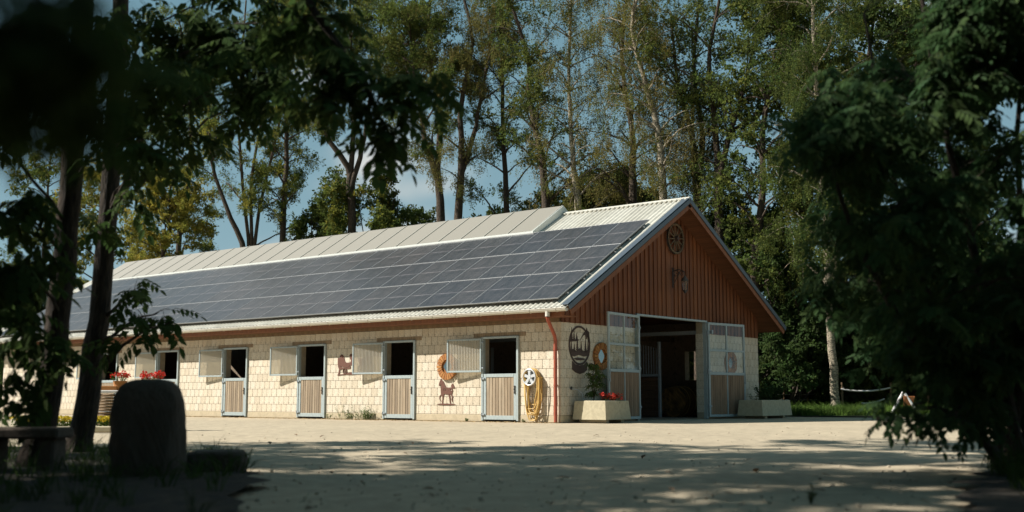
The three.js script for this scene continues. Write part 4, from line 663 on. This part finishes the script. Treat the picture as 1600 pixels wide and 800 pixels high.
tree('near_ash_tree', 'dark slim trunk right of the thicker one, leaning right behind boulder', 'tree', 'near trees framing the view', { ...NEAR, seed: 4001, seg: 12,
  stems: [{ pts: [cf(-5.15, 13.8, 0), view(140, 600, 13.8), view(160, 440, 13.8), view(178, 200, 13.8), view(196, -60, 13.8), view(240, -420, 14), view(300, -800, 14)], r0: 0.155, r1: 0.06, flare: true, n: 22 }],
  blobs: [blob(240, 180, 13, 0.36, 25), blob(300, 120, 12.4, 0.45, 40), blob(345, 60, 12, 0.68, 86), blob(400, 90, 11.6, 0.54, 72), blob(440, 35, 11.6, 0.63, 86), blob(300, 200, 12.4, 0.34, 32), blob(270, 245, 12.6, 0.25, 15), blob(335, 0, 12, 0.63, 64), blob(245, 30, 12.5, 0.45, 36), blob(395, 150, 11.8, 0.41, 43), blob(430, 130, 11.6, 0.32, 28), blob(208, 462, 13.2, 0.36, 17), blob(245, 490, 13.1, 0.28, 12), blob(200, 525, 13.2, 0.27, 10), blob(262, 505, 13, 0.14, 5), blob(150, 350, 13.4, 0.36, 20), blob(210, 300, 13.2, 0.32, 18),
    ...canopy(41, -4.9, 13.4, 4.6, 8.8, 11.6, 30, 165, 1.0)] });
tree('near_ash_tree', 'thick dark trunk nearest the left edge beside stone seat', 'tree', 'near trees framing the view', { ...NEAR, seed: 4002, seg: 12,
  stems: [{ pts: [cf(-4.5, 11, 0), view(82, 600, 11), view(98, 440, 11), view(112, 250, 11), view(126, 60, 11), view(140, -300, 11), view(150, -700, 11)], r0: 0.135, r1: 0.075, flare: true, n: 22 }],
  blobs: [blob(12, 330, 10, 0.36, 40), blob(14, 430, 10, 0.36, 40), blob(50, 400, 10.4, 0.22, 14), blob(45, 510, 10.5, 0.35, 36), blob(112, 552, 10.6, 0.24, 20), blob(8, 200, 9.5, 0.34, 36), blob(20, 600, 10.5, 0.3, 26), blob(155, 170, 10.6, 0.28, 24), blob(205, 215, 10.4, 0.26, 22), blob(90, 135, 10.4, 0.26, 18), blob(60, 70, 10, 0.5, 60), blob(180, 80, 10.5, 0.5, 60), blob(235, 130, 10.5, 0.36, 36),
    ...canopy(42, -5.4, 9.6, 4.2, 7, 9.6, 22, 150, 1.0)] });
{ // long overhanging branch: belongs to a tree outside the frame on the left
  const st = [{ pts: [cf(-9.5, 9.5, 0), cf(-9.3, 9.6, 3), cf(-8.8, 9.8, 7), cf(-8.6, 9.8, 12)], r0: 0.24, r1: 0.07, flare: true, n: 16 }, { pts: [cf(-9.0, 9.7, 5.5), cf(-6, 9.9, 6.6), cf(-3.2, 10, 5.6), view(450, -40, 10), view(520, 60, 10), view(580, 150, 10)], r0: 0.1, r1: 0.015, n: 18 }];
  tree('near_ash_tree', 'ash tree left of view whose leafy branch hangs dark above roof', 'tree', 'near trees framing the view', { ...NEAR, seed: 4003, seg: 10, stems: st,
    blobs: [blob(490, 124, 10, 0.21, 19), blob(510, 89, 10, 0.19, 17), blob(545, 74, 10, 0.21, 19), blob(560, 124, 10, 0.25, 26), blob(525, 159, 10, 0.19, 17), blob(600, 154, 10, 0.21, 19), blob(590, 209, 10, 0.19, 17), blob(615, 189, 10, 0.16, 13), blob(630, 124, 10, 0.18, 13), blob(665, 119, 10, 0.16, 8), blob(685, 139, 10, 0.11, 5), blob(480, 164, 10, 0.13, 7), blob(470, 34, 10.2, 0.32, 32), blob(500, -6, 10.2, 0.25, 17), ...canopy(43, -9.5, 9.3, 5.3, 7.8, 12, 36, 165, 1.0)] });
  tree('near_ash_tree', 'ash tree out of sight left, beyond the two near trunks', 'tree', 'near trees framing the view', { ...NEAR, seed: 4004, stems: [{ pts: [cf(-13, 15.5, 0), cf(-13, 15.6, 4), cf(-12.8, 15.4, 12)], r0: 0.26, r1: 0.07, flare: true }], blobs: canopy(44, -12.8, 14.2, 4.8, 7.4, 12, 34, 165, 1.0) });
  const near1 = (px, py, d, n) => ({ c: view(px, py, d), r: [0.06, 0.05, 0.06], n, tw: 3 });
  tree('near_ash_tree', 'ash tree beside the viewer whose blurred leaves hang top left', 'tree', 'near trees framing the view', { ...NEAR, seed: 4005, jit: 0.03, scale: 0.4, stems: [{ pts: [cf(-3.2, 0.3, 0), cf(-3.3, 0.4, 3), cf(-3.6, 0.6, 8)], r0: 0.2, r1: 0.06, flare: true }, { pts: [cf(-3.25, 0.3, 2.2), cf(-1.6, 0.8, 1.75), view(-160, -180, 1.5), view(60, -60, 1.4)], r0: 0.04, r1: 0.004 }],
    blobs: [near1(-45, 45, 1.4, 18), near1(25, 45, 1.38, 18), near1(85, 75, 1.42, 18), near1(-135, 135, 1.4, 12), near1(15, 105, 1.36, 18), near1(125, 15, 1.4, 16), near1(65, 135, 1.4, 14), near1(115, 115, 1.42, 12), near1(-45, 115, 1.4, 14), near1(-135, 5, 1.4, 14)] });
  tree('near_ash_tree', 'ash tree out of sight left of the viewer', 'tree', 'near trees framing the view', { ...NEAR, seed: 4006, stems: [{ pts: [cf(-7.5, 2.5, 0), cf(-7.5, 2.6, 4), cf(-7.3, 2.6, 10)], r0: 0.24, r1: 0.06, flare: true }], blobs: canopy(45, -6, 3, 4.6, 4.8, 9.5, 50, 110) });
  for (const [i, x, f, label] of [[0, -6.5, -4.5, 'unseen ash tree added for shade behind the viewer on the left'], [1, 3.5, -4.5, 'unseen ash tree added for shade behind the viewer on the right'], [2, 8.5, 4, 'unseen ash tree added for shade right of the viewer']]) tree('near_ash_tree', label, 'tree', 'near trees framing the view', { ...NEAR, seed: 4010 + i, stems: [{ pts: [cf(x, f, 0), cf(x, f + 0.1, 4), cf(x + 0.2, f, 10)], r0: 0.24, r1: 0.06, flare: true }], blobs: canopy(46 + i, x, f, 4.8, 3.6, 9.5, 46, 110), scale: 1.6 });  // three trees out of view, added to block sky light from the foreground
}
{ // unseen trees added round the viewer only to keep the foreground in shade
  const spots = [[-12.5, 3.5, 'left of the viewer'], [-10, -2.5, 'left behind the viewer'], [-4.5, -6, 'close behind the viewer on the left'], [1.5, -6.5, 'straight behind the viewer'], [7, -5, 'behind the viewer on the right'], [10.5, 0.5, 'right of the viewer'], [-10.2, 6.6, 'left of the boulder']];
  spots.forEach(([x, f, where], i) => { const r = rngOf(4300 + i), p = cf(x, f), st = [0, 1, 2].map(() => ({ pts: [p.clone().add(V((r() - 0.5) * 0.6, 0, (r() - 0.5) * 0.6)), p.clone().add(V((r() - 0.5) * 1.6, 3.4, (r() - 0.5) * 1.6)), p.clone().add(V((r() - 0.5) * 3, 7.4, (r() - 0.5) * 3))], r0: 0.1, r1: 0.03 }));
    tree('added_shade_tree', `unseen leafy tree added for shade ${where}`, 'tree', 'unseen trees added for shade round the viewer', { seed: 4320 + i, stems: st, blobs: clumps(r, st, { n: 46, from: 0.08, spread: 3.0, size: 1.4, leaf: 22, thin: 1, low: 1 }), leaves: LEAF.maple, scale: 1.7, col: COL.dark, bark: mat.darkBark }); });
}
{ // shrub on the right
  const r = rngOf(4100), edge = [[-250, 1420], [0, 1430], [100, 1340], [150, 1265], [250, 1220], [350, 1235], [450, 1265], [550, 1330], [620, 1430], [670, 1470]];
  const ex = (y) => { for (let i = 0; i + 1 < edge.length; i++) if (y <= edge[i + 1][0]) { const [a, b] = edge[i], [c, d] = edge[i + 1]; return b + (d - b) * (y - a) / (c - a); } return 1470; };
  const B = []; for (let i = 0; i < 96; i++) { const y = -240 + 880 * ((i + r()) / 96), x0 = ex(y) + 45, x = x0 + (1680 - x0) * r(), d = 8.6 + 3.6 * r(); B.push(blob(x, y, d, 0.34 + r() * 0.2, 150)); }
  for (const [x, y, d, s, n] of [[1400, 640, 9, 0.16, 12], [1440, 630, 9, 0.2, 16], [1470, 655, 9.2, 0.18, 14], [1405, 665, 9, 0.1, 6], [1480, 690, 9.2, 0.08, 5], [1540, 660, 9.6, 0.2, 14], [1500, 640, 9.5, 0.25, 22], [1370, 655, 9, 0.08, 4], [1575, 640, 9.5, 0.3, 24]]) B.push(blob(x, y, d, s, n));
  const S = (pts) => pts.map(([a, b, c]) => view(a, b, c));
  const g0 = cf(4.42, 10.3, 0); const stems = [[[1560, 560, 10], [1500, 300, 9.8], [1450, 60, 9.6], [1420, -180, 9.5]], [[1600, 500, 10.2], [1590, 250, 10], [1600, -50, 10]], [[1500, 640, 9.8], [1420, 520, 9.4], [1340, 380, 9.2], [1290, 220, 9]], [[1540, 600, 10.4], [1440, 440, 11], [1380, 200, 11.4], [1350, 20, 11.6]], [[1640, 600, 10.2], [1680, 350, 10.3], [1690, 100, 10.4]], [[1530, 680, 9.7], [1470, 640, 9.4], [1420, 640, 9.1]]].map((q) => ({ pts: [g0.clone().add(V((r() - 0.5) * 0.25, 0, (r() - 0.5) * 0.25)), ...S(q)], r0: 0.06, r1: 0.012, n: 14 }));
  tree('large_shrub', 'large dark leafy shrub filling the right side of the yard', 'shrub', null, { ...NEAR, seed: 4101, col: COL.shrub, stems, blobs: B, jit: 0.1, scale: 0.72 });
}

// ---------------------------------------------------------------- stones at left
function stone(name, label, category, p, sx, sy, sz, seed, turn, flat = 0.7, m = mat.rock) {
  const g = new THREE.BoxGeometry(2, 2, 2, 22, 22, 22), a = g.attributes.position, r = seed * 3.1, e = flat;
  for (let i = 0; i < a.count; i++) { const v = V(a.getX(i), a.getY(i), a.getZ(i)); const k = Math.pow(Math.pow(Math.abs(v.x), e) + Math.pow(Math.abs(v.y), e) + Math.pow(Math.abs(v.z), e), -1 / e); v.multiplyScalar(k); const n = 1 + fbm(v.x * 1.1 + r, v.y * 1.1, v.z * 1.1 - r, 4) * 0.2 + fbm(v.x * 4 + r, v.y * 4, v.z * 4, 4) * 0.08; a.setXYZ(i, v.x * sx / 2 * n, sy * 0.3 + v.y * sy * 0.7 * (0.97 + 0.03 * n), v.z * sz / 2 * n); }
  g.computeVertexNormals(); const o = mesh(name, g, m, scene); o.position.copy(p); o.position.y -= 0.04; o.rotation.y = turn; return tag(o, label, category);
}
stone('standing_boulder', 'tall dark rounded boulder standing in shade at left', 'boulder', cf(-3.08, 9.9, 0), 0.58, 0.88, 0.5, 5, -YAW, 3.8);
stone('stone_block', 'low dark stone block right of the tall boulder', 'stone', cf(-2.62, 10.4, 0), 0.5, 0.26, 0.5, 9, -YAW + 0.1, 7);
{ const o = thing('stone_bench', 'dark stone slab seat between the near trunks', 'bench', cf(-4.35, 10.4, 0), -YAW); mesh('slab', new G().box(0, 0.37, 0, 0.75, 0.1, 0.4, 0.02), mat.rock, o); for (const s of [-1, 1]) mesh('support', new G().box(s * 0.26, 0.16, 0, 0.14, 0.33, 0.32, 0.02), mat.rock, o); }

// ---------------------------------------------------------------- plants in troughs, weeds
function tuft(name, label, category, p, o) {
  const g = new G(), r = rngOf(o.seed), root = thing(name, label, category, p, 0, o.group), f = new G();
  for (let i = 0; i < o.n; i++) { const a = r() * 6.283, l = o.h * (0.5 + r() * 0.6), lean = 0.15 + r() * (o.lean ?? 0.6), s = V(Math.cos(a) * o.w * r(), 0, Math.sin(a) * o.w * r()), e = s.clone().add(V(Math.cos(a) * l * lean, l, Math.sin(a) * l * lean)); g.tube(curve(s, e, V(0, 0.05 * l, 0), 3), [0.004, 0.003, 0.002, 0.001], 3, false);
    for (let k = 0; k < o.lv; k++) { const t = 0.2 + 0.8 * r(), q = rv(r); q.y = Math.abs(q.y) * 0.4; q.normalize(); leafletTo(g, s.clone().lerp(e, t), q, V(0, 0, 0).crossVectors(q, V(0, 1, 0)).normalize(), o.ll * (0.6 + r() * 0.7), o.ll * 0.5); }
    if (o.flower && r() < o.flower) for (let k = 0; k < 14; k++) { const q = rv(r), b = e.clone().addScaledVector(q, 0.035); bladeTo(f, b, perp(q, r), q, 0.042, 0.036); } }
  mesh('leaves', g, phyLeaf(o.c), root); if (f.p.length) mesh('flowers', f, o.petal ?? mat.petal, root); return root;
}
const leafMats = new Map(); function phyLeaf(c) { const k = c.join(); if (!leafMats.has(k)) leafMats.set(k, phy(...c, 0.95, { specularIntensity: 0.15, transmission: 0.3, side: THREE.DoubleSide })); return leafMats.get(k); }
tuft('geranium', 'red geraniums growing in the pale concrete trough', 'flowers', V(1.02, 0.52, 0.95), { seed: 5001, n: 44, h: 0.24, w: 0.26, lv: 4, ll: 0.06, c: [0.06, 0.10, 0.03], flower: 0.9, group: 'red geraniums' });
{ const r = rngOf(5002), p = V(0.85, 0.5, 0.45); const st = [{ pts: [p, p.clone().add(V(0.02, 0.35, 0.02)), p.clone().add(V(-0.02, 0.72, 0)), p.clone().add(V(0.03, 1.15, 0.03))], r0: 0.02, r1: 0.006 }]; const bl = []; for (let i = 0; i < 9; i++) { const h = 0.3 + i * 0.1; bl.push({ c: p.clone().add(V((r() - 0.5) * 0.26, h, (r() - 0.5) * 0.26)), r: [0.16, 0.12, 0.16], n: 17, tw: 4 }); }
  const t = tree('young_tree', 'young leafy tree planted in the pale concrete trough', 'plant', null, { seed: 5003, stems: st, blobs: bl, leaves: LEAF.near, nearLeaf: true, col: [[0.07, 0.11, 0.03], [0.09, 0.12, 0.035]], bark: mat.bark, scale: 0.55, jit: 0.04, seg: 6 }); }
tuft('trough_plant', 'drooping dark plant at left end of shaded trough', 'plant', V(9.25, 0.5, 0.95), { seed: 5011, n: 22, h: 0.3, w: 0.15, lv: 6, ll: 0.07, c: [0.06, 0.10, 0.03] });
tuft('trough_plant', 'tall dark plant in middle of shaded trough', 'plant', V(9.95, 0.5, 0.95), { seed: 5012, n: 40, h: 0.6, w: 0.18, lv: 12, ll: 0.11, c: [0.06, 0.10, 0.03] });
tuft('trough_plant', 'upright dark plant at right end of shaded trough', 'plant', V(10.55, 0.5, 0.95), { seed: 5013, n: 40, h: 0.8, w: 0.15, lv: 12, ll: 0.11, c: [0.06, 0.10, 0.03] });
for (const [z, h, n, label] of [[-7.2, 0.3, 34, 'largest green weed clump at foot of sunny wall'], [-7.55, 0.2, 16, 'small weed left of the largest clump at wall foot'], [-8.25, 0.36, 14, 'spindly weed with upright stem at wall foot'], [-7.95, 0.12, 10, 'tiny weed sprig between the two weeds at wall foot'], [-9.0, 0.12, 8, 'sparse weed at wall foot right of third stable door'], [-3.2, 0.06, 8, 'tiny weed at wall foot beside nearest stable door'], [-1.15, 0.06, 8, 'tiny weed at wall foot under the hose']]) tuft('wall_weed', label, 'weed', V(-0.16, 0, z), { seed: 5100 + Math.round(z * -10), n: Math.round(n * 1.3), h: h * 1.35, w: h * 0.5, lv: 6, ll: 0.06, c: [0.10, 0.15, 0.035], group: 'weeds along the wall foot' });

// ---------------------------------------------------------------- right background: fence, ropes, jump wing
{
  const posts = [[1225, 49], [1262, 49], [1316, 45], [1392, 45], [1450, 45]];
  posts.forEach(([px, d], i) => { const p = view(px, 620.3, d); const o = thing('fence_post', ['thin fence post nearest the shaded trough', 'thin fence post left of white birch trunk', 'fence post holding left end of white rope', 'fence post holding right end of white rope', 'fence post hidden behind the near shrub'][i], 'post', V(p.x, 0, p.z), 0, 'posts of the paddock fence'); mesh('post', new G().tube([V(0, 0, 0), V(0, 0.6, 0), V(0.01, 1.25, 0)], [0.05, 0.045, 0.04], 8), mat.beam, o); mesh('insulator', new G().tube([V(0, 1.05, 0.04), V(0, 1.05, 0.09)], 0.02, 6), mat.iron, o); });
  const sag = (a, b, s, n = 14) => { const out = []; for (let i = 0; i <= n; i++) { const t = i / n; out.push(a.clone().lerp(b, t).add(V(0, -s * 4 * t * (1 - t), 0))); } return out; };
  tag(mesh('white_rope', new G().tube(sag(view(1314, 608, 45), view(1391, 606, 45), 0.1), 0.035, 7), mat.white, scene), 'thick white rope sagging between fence posts right of birch', 'rope');
  tag(mesh('white_rope', new G().tube(sag(view(1346, 630, 45), view(1382, 623, 45), 0.06), 0.03, 7), mat.white, scene), 'short white rope hanging lower than the long one', 'rope');
  tag(mesh('fence_tape', new G().tube(sag(view(1215, 616, 49), view(1300, 614, 49), 0.04), 0.012, 5), mat.white, scene), 'upper thin white fence tape left of birch trunk', 'fence tape');
  tag(mesh('fence_tape', new G().tube(sag(view(1215, 624, 49), view(1300, 623, 49), 0.04), 0.02, 5), mat.white, scene), 'lower thin white fence tape left of birch trunk', 'fence tape');
  const p = view(1405, 620.3, 41), o = thing('jump_wing', 'leaning white and orange jump stand at right edge of yard', 'jump stand', V(p.x, 0, p.z), -YAW);
  mesh('slanted_pole', new G().tube([V(-0.35, 0.02, 0), V(0.15, 0.85, 0)], 0.055, 10), mat.white, o); mesh('back_pole', new G().tube([V(0.65, 0.02, 0.2), V(0.18, 0.82, 0.05)], 0.05, 10), mat.white, o); mesh('orange_board', new G().box(0.32, 0.55, 0.1, 0.4, 0.34, 0.04, 0.01), mat.orange, o); mesh('foot', new G().box(0.1, 0.04, 0.05, 1.0, 0.08, 0.1, 0.01), mat.white, o);
}
{ // hay bale in the doorway, wheelbarrow-sized
  const o = thing('straw_bale', 'round straw bale in the dark just inside barn door', 'bale', V(8.9, 0.03, -1.7)); const g = new THREE.CylinderGeometry(0.5, 0.5, 0.9, 28, 8); const a = g.attributes.position; for (let i = 0; i < a.count; i++) { const k = 1 + fbm(a.getX(i) * 5, a.getY(i) * 5, a.getZ(i) * 5, 3) * 0.14; a.setXYZ(i, a.getX(i) * k, a.getY(i), a.getZ(i) * k); } g.computeVertexNormals(); g.rotateZ(Math.PI / 2); g.translate(0, 0.5, 0); mesh('straw', g, mat.straw, o); mesh('twine', new G().add(new THREE.TorusGeometry(0.52, 0.008, 5, 30).rotateY(Math.PI / 2).translate(0.2, 0.5, 0)).add(new THREE.TorusGeometry(0.52, 0.008, 5, 30).rotateY(Math.PI / 2).translate(-0.2, 0.5, 0)), mat.hose, o);
}

// ---------------------------------------------------------------- left background: post, flower bed, stand with geraniums
{
  const p = view(84, 620.3, 22), o = thing('white_post', 'slim white post behind the near trunks at left', 'post', V(p.x, 0, p.z)); mesh('pole', new G().tube([V(0, 0, 0), V(0, 1.0, 0)], 0.035, 10), mat.white, o); mesh('cap', new THREE.SphereGeometry(0.042, 12, 8).translate(0, 1.0, 0), mat.white, o);
  const b = view(120, 620.3, 23), bed = thing('flower_bed', 'low bed of yellow flowers behind the near trunks', 'flower bed', V(b.x, 0, b.z), -YAW); const g = new G(), f = new G(), r = rngOf(5200);
  mesh('edging', new G().box(0, 0.06, 0.35, 2.6, 0.12, 0.1, 0.02).box(0, 0.06, -0.35, 2.6, 0.12, 0.1, 0.02), mat.concrete, bed);
  for (let i = 0; i < 420; i++) { const s = V((r() - 0.5) * 2.4, 0.05, (r() - 0.5) * 0.6), e = s.clone().add(V((r() - 0.5) * 0.1, 0.14 + r() * 0.1, (r() - 0.5) * 0.1)); for (let k = 0; k < 3; k++) { const q = rv(r); q.y = Math.abs(q.y); leafletTo(g, s.clone().lerp(e, r()), q, perp(q, r), 0.07, 0.03); } for (let k = 0; k < 6; k++) { const q = rv(r); q.y = Math.abs(q.y) + 0.2; q.normalize(); bladeTo(f, e, q, perp(q, r), 0.05, 0.03); } }
  const lv = mesh('leaves', g, phyLeaf([0.07, 0.11, 0.02]), bed); lv.userData.kind = 'stuff'; const fl = mesh('flowers', f, mat.yellowPetal, bed); fl.userData.kind = 'stuff';
  const st = view(172, 620.3, 25), s = thing('flower_stand', 'wicker flower stand with white tray left of boulder', 'stand', V(st.x, 0, st.z), -YAW); const w = new G(); for (let k = 0; k < 12; k++) w.add(new THREE.TorusGeometry(0.24, 0.03, 6, 22).rotateX(Math.PI / 2).translate(0, 0.04 + k * 0.062, 0)); mesh('basket', w, mat.beam, s); mesh('tray', new G().box(0, 0.8, 0, 0.62, 0.06, 0.5, 0.01), mat.white, s); mesh('brick_row', new G().box(0, 0.88, 0.1, 0.4, 0.09, 0.2, 0.01), mat.clay[0], s);
  const q1 = view(188, 588, 25), q2 = view(237, 588, 24); const hold = thing('flower_pot', 'pot of red geraniums on stand left of boulder', 'flower pot', V(q1.x, q1.y - 0.32, q1.z)); mesh('pot', new G().tube([V(0, -0.02, 0), V(0, 0.22, 0)], [0.1, 0.15], 14), mat.clay[0], hold);
  tuft('geranium', 'red geraniums in pot left of the boulder top', 'flowers', V(q1.x, q1.y - 0.12, q1.z), { seed: 5202, n: 26, h: 0.2, w: 0.15, lv: 4, ll: 0.06, c: [0.10, 0.15, 0.035], flower: 0.8, group: 'red geraniums' });
  const box = thing('flower_tub', 'tall tub of red geraniums hidden behind boulder top', 'flower pot', V(q2.x, 0, q2.z)); mesh('tub', new G().tube([V(0, 0, 0), V(0, q2.y - 0.1, 0)], [0.16, 0.2], 16), mat.concrete, box); mesh('earth', new G().tube([V(0, q2.y - 0.1, 0), V(0, q2.y - 0.09, 0)], 0.18, 16), mat.soil, box);
  tuft('geranium', 'red geraniums peeping over top of the boulder', 'flowers', V(q2.x, q2.y - 0.1, q2.z), { seed: 5203, n: 30, h: 0.16, w: 0.28, lv: 3, ll: 0.05, c: [0.10, 0.15, 0.035], flower: 0.95, group: 'red geraniums' });
}
// ---------------------------------------------------------------- small stuff on the ground
function scatter(name, label, category, geo, m, n, seed, at, sc) {
  const im = new THREE.InstancedMesh(geo, m, n), r = rngOf(seed), q = new THREE.Quaternion(), c = new THREE.Color(); im.name = numbered(name);
  for (let i = 0; i < n; i++) { const p = at(r), s = sc(r); im.setMatrixAt(i, new THREE.Matrix4().compose(p, q.setFromEuler(new THREE.Euler((r() - 0.5) * 0.5, r() * 6.28, (r() - 0.5) * 0.5)), s)); const k = 0.6 + r() * 0.8; im.setColorAt(i, c.setRGB(k, k, k)); }
  scene.add(im); return tag(im, label, category, null, 'stuff');
}
const pebble = new THREE.DodecahedronGeometry(1, 0);
scatter('gravel', 'small stones scattered over the sandy yard', 'gravel', pebble, std(0.42, 0.355, 0.265, 0.95), 1300, 6001, (r) => { const f = 5 + 26 * r() * r() + r() * 3, k = (r() - 0.5) * 1.1 * f; return cf(k, f, 0.0); }, (r) => { const s = 0.006 + r() * r() * 0.018; return V(s, s * 0.6, s); });
{ const g = new G(); leafletTo(g, V(-0.04, 0.012, 0), V(1, 0, 0), V(0, 0, 1), 0.09, 0.05); scatter('leaf_litter', 'dry fallen leaves scattered over the yard', 'leaves', g.build(), std(0.15, 0.095, 0.05, 0.9, null, { side: THREE.DoubleSide }), 170, 6002, (r) => { const f = 5.5 + 24 * r() * r(), k = (r() - 0.5) * 1.1 * f; return cf(k, f, 0.012); }, (r) => { const s = 0.5 + r() * 0.8; return V(s, s, s); }); }
scatter('straw_litter', 'thin scatter of straw and dirt along the wall foot', 'straw', new THREE.BoxGeometry(1, 0.06, 0.06), std(0.36, 0.25, 0.12, 0.95), 1500, 6003, (r) => V(-0.05 - Math.pow(r(), 2.2) * 0.7, 0.008, -LEN * 0.75 * r()), (r) => { const q = 0.03 + r() * 0.08; return V(q, q, q); });
{ // grass: tufts in the near shade and along the verge behind
  const g = new G(), r = rngOf(6100); for (let i = 0; i < 16; i++) { const a = r() * 6.28, l = 0.16 + r() * 0.2, b = V((r() - 0.5) * 0.12, 0, (r() - 0.5) * 0.12), d = V(Math.cos(a) * (0.2 + r() * 0.5), 1, Math.sin(a) * (0.2 + r() * 0.5)).normalize(), s = perp(d, r); const m = b.clone().addScaledVector(d, l * 0.6), e = b.clone().addScaledVector(d, l).add(V(Math.cos(a) * l * 0.25, -l * 0.12, Math.sin(a) * l * 0.25)); const k = 0.004; g.poly([b.clone().addScaledVector(s, k), b.clone().addScaledVector(s, -k), m.clone().addScaledVector(s, -k * 0.8), m.clone().addScaledVector(s, k * 0.8)]); g.poly([m.clone().addScaledVector(s, k * 0.8), m.clone().addScaledVector(s, -k * 0.8), e]); }
  const tuftG = g.build();
  const inside = (r) => { for (; ;) { const f = 5 + r() * 9.5, k = -1.7 - r() * 6; if (k < -1.15 - (f - 5) * 0.22) return cf(k, f, 0.03); } };
  scatter('shade_grass', 'dark grass growing in the shade round the boulder', 'grass', tuftG, phyLeaf([0.05, 0.085, 0.02]), 260, 6101, inside, (r) => { const s = 0.4 + r() * 0.8; return V(s, s, s); });
  scatter('shade_grass', 'dark grass under the large shrub at right', 'grass', tuftG, phyLeaf([0.05, 0.085, 0.02]), 700, 6102, (r) => { const f = 5.2 + r() * 6; return cf(2.5 + (f - 5) * 0.32 + r() * 3, f, 0.03); }, (r) => { const s = 0.4 + r() * 0.9; return V(s, s, s); });
  scatter('verge_grass', 'bright green grass verge beyond the yard at right', 'grass', tuftG, phyLeaf([0.075, 0.13, 0.022]), 9000, 6103, (r) => { const f = 41 + r() * 14, k = 9.5 + r() * 14; const p = cf(k, f, 0.02); if (p.x < 13.4) p.x = 13.4 + r() * 2; return p; }, (r) => { const s = 0.8 + r() * 1.0; return V(s * 1.4, s, s * 1.4); });
}
{ const p = view(1262, 620.3, 7.6); tuft('yard_weed', 'lone small dark weed in the shaded sand in front', 'weed', V(p.x, 0, p.z), { seed: 5301, n: 8, h: 0.12, w: 0.02, lv: 5, ll: 0.04, c: [0.06, 0.10, 0.03] }); }

scene.traverse((o) => { if (o.isMesh) { o.castShadow = true; o.receiveShadow = true; } });
renderer.render(scene, camera);
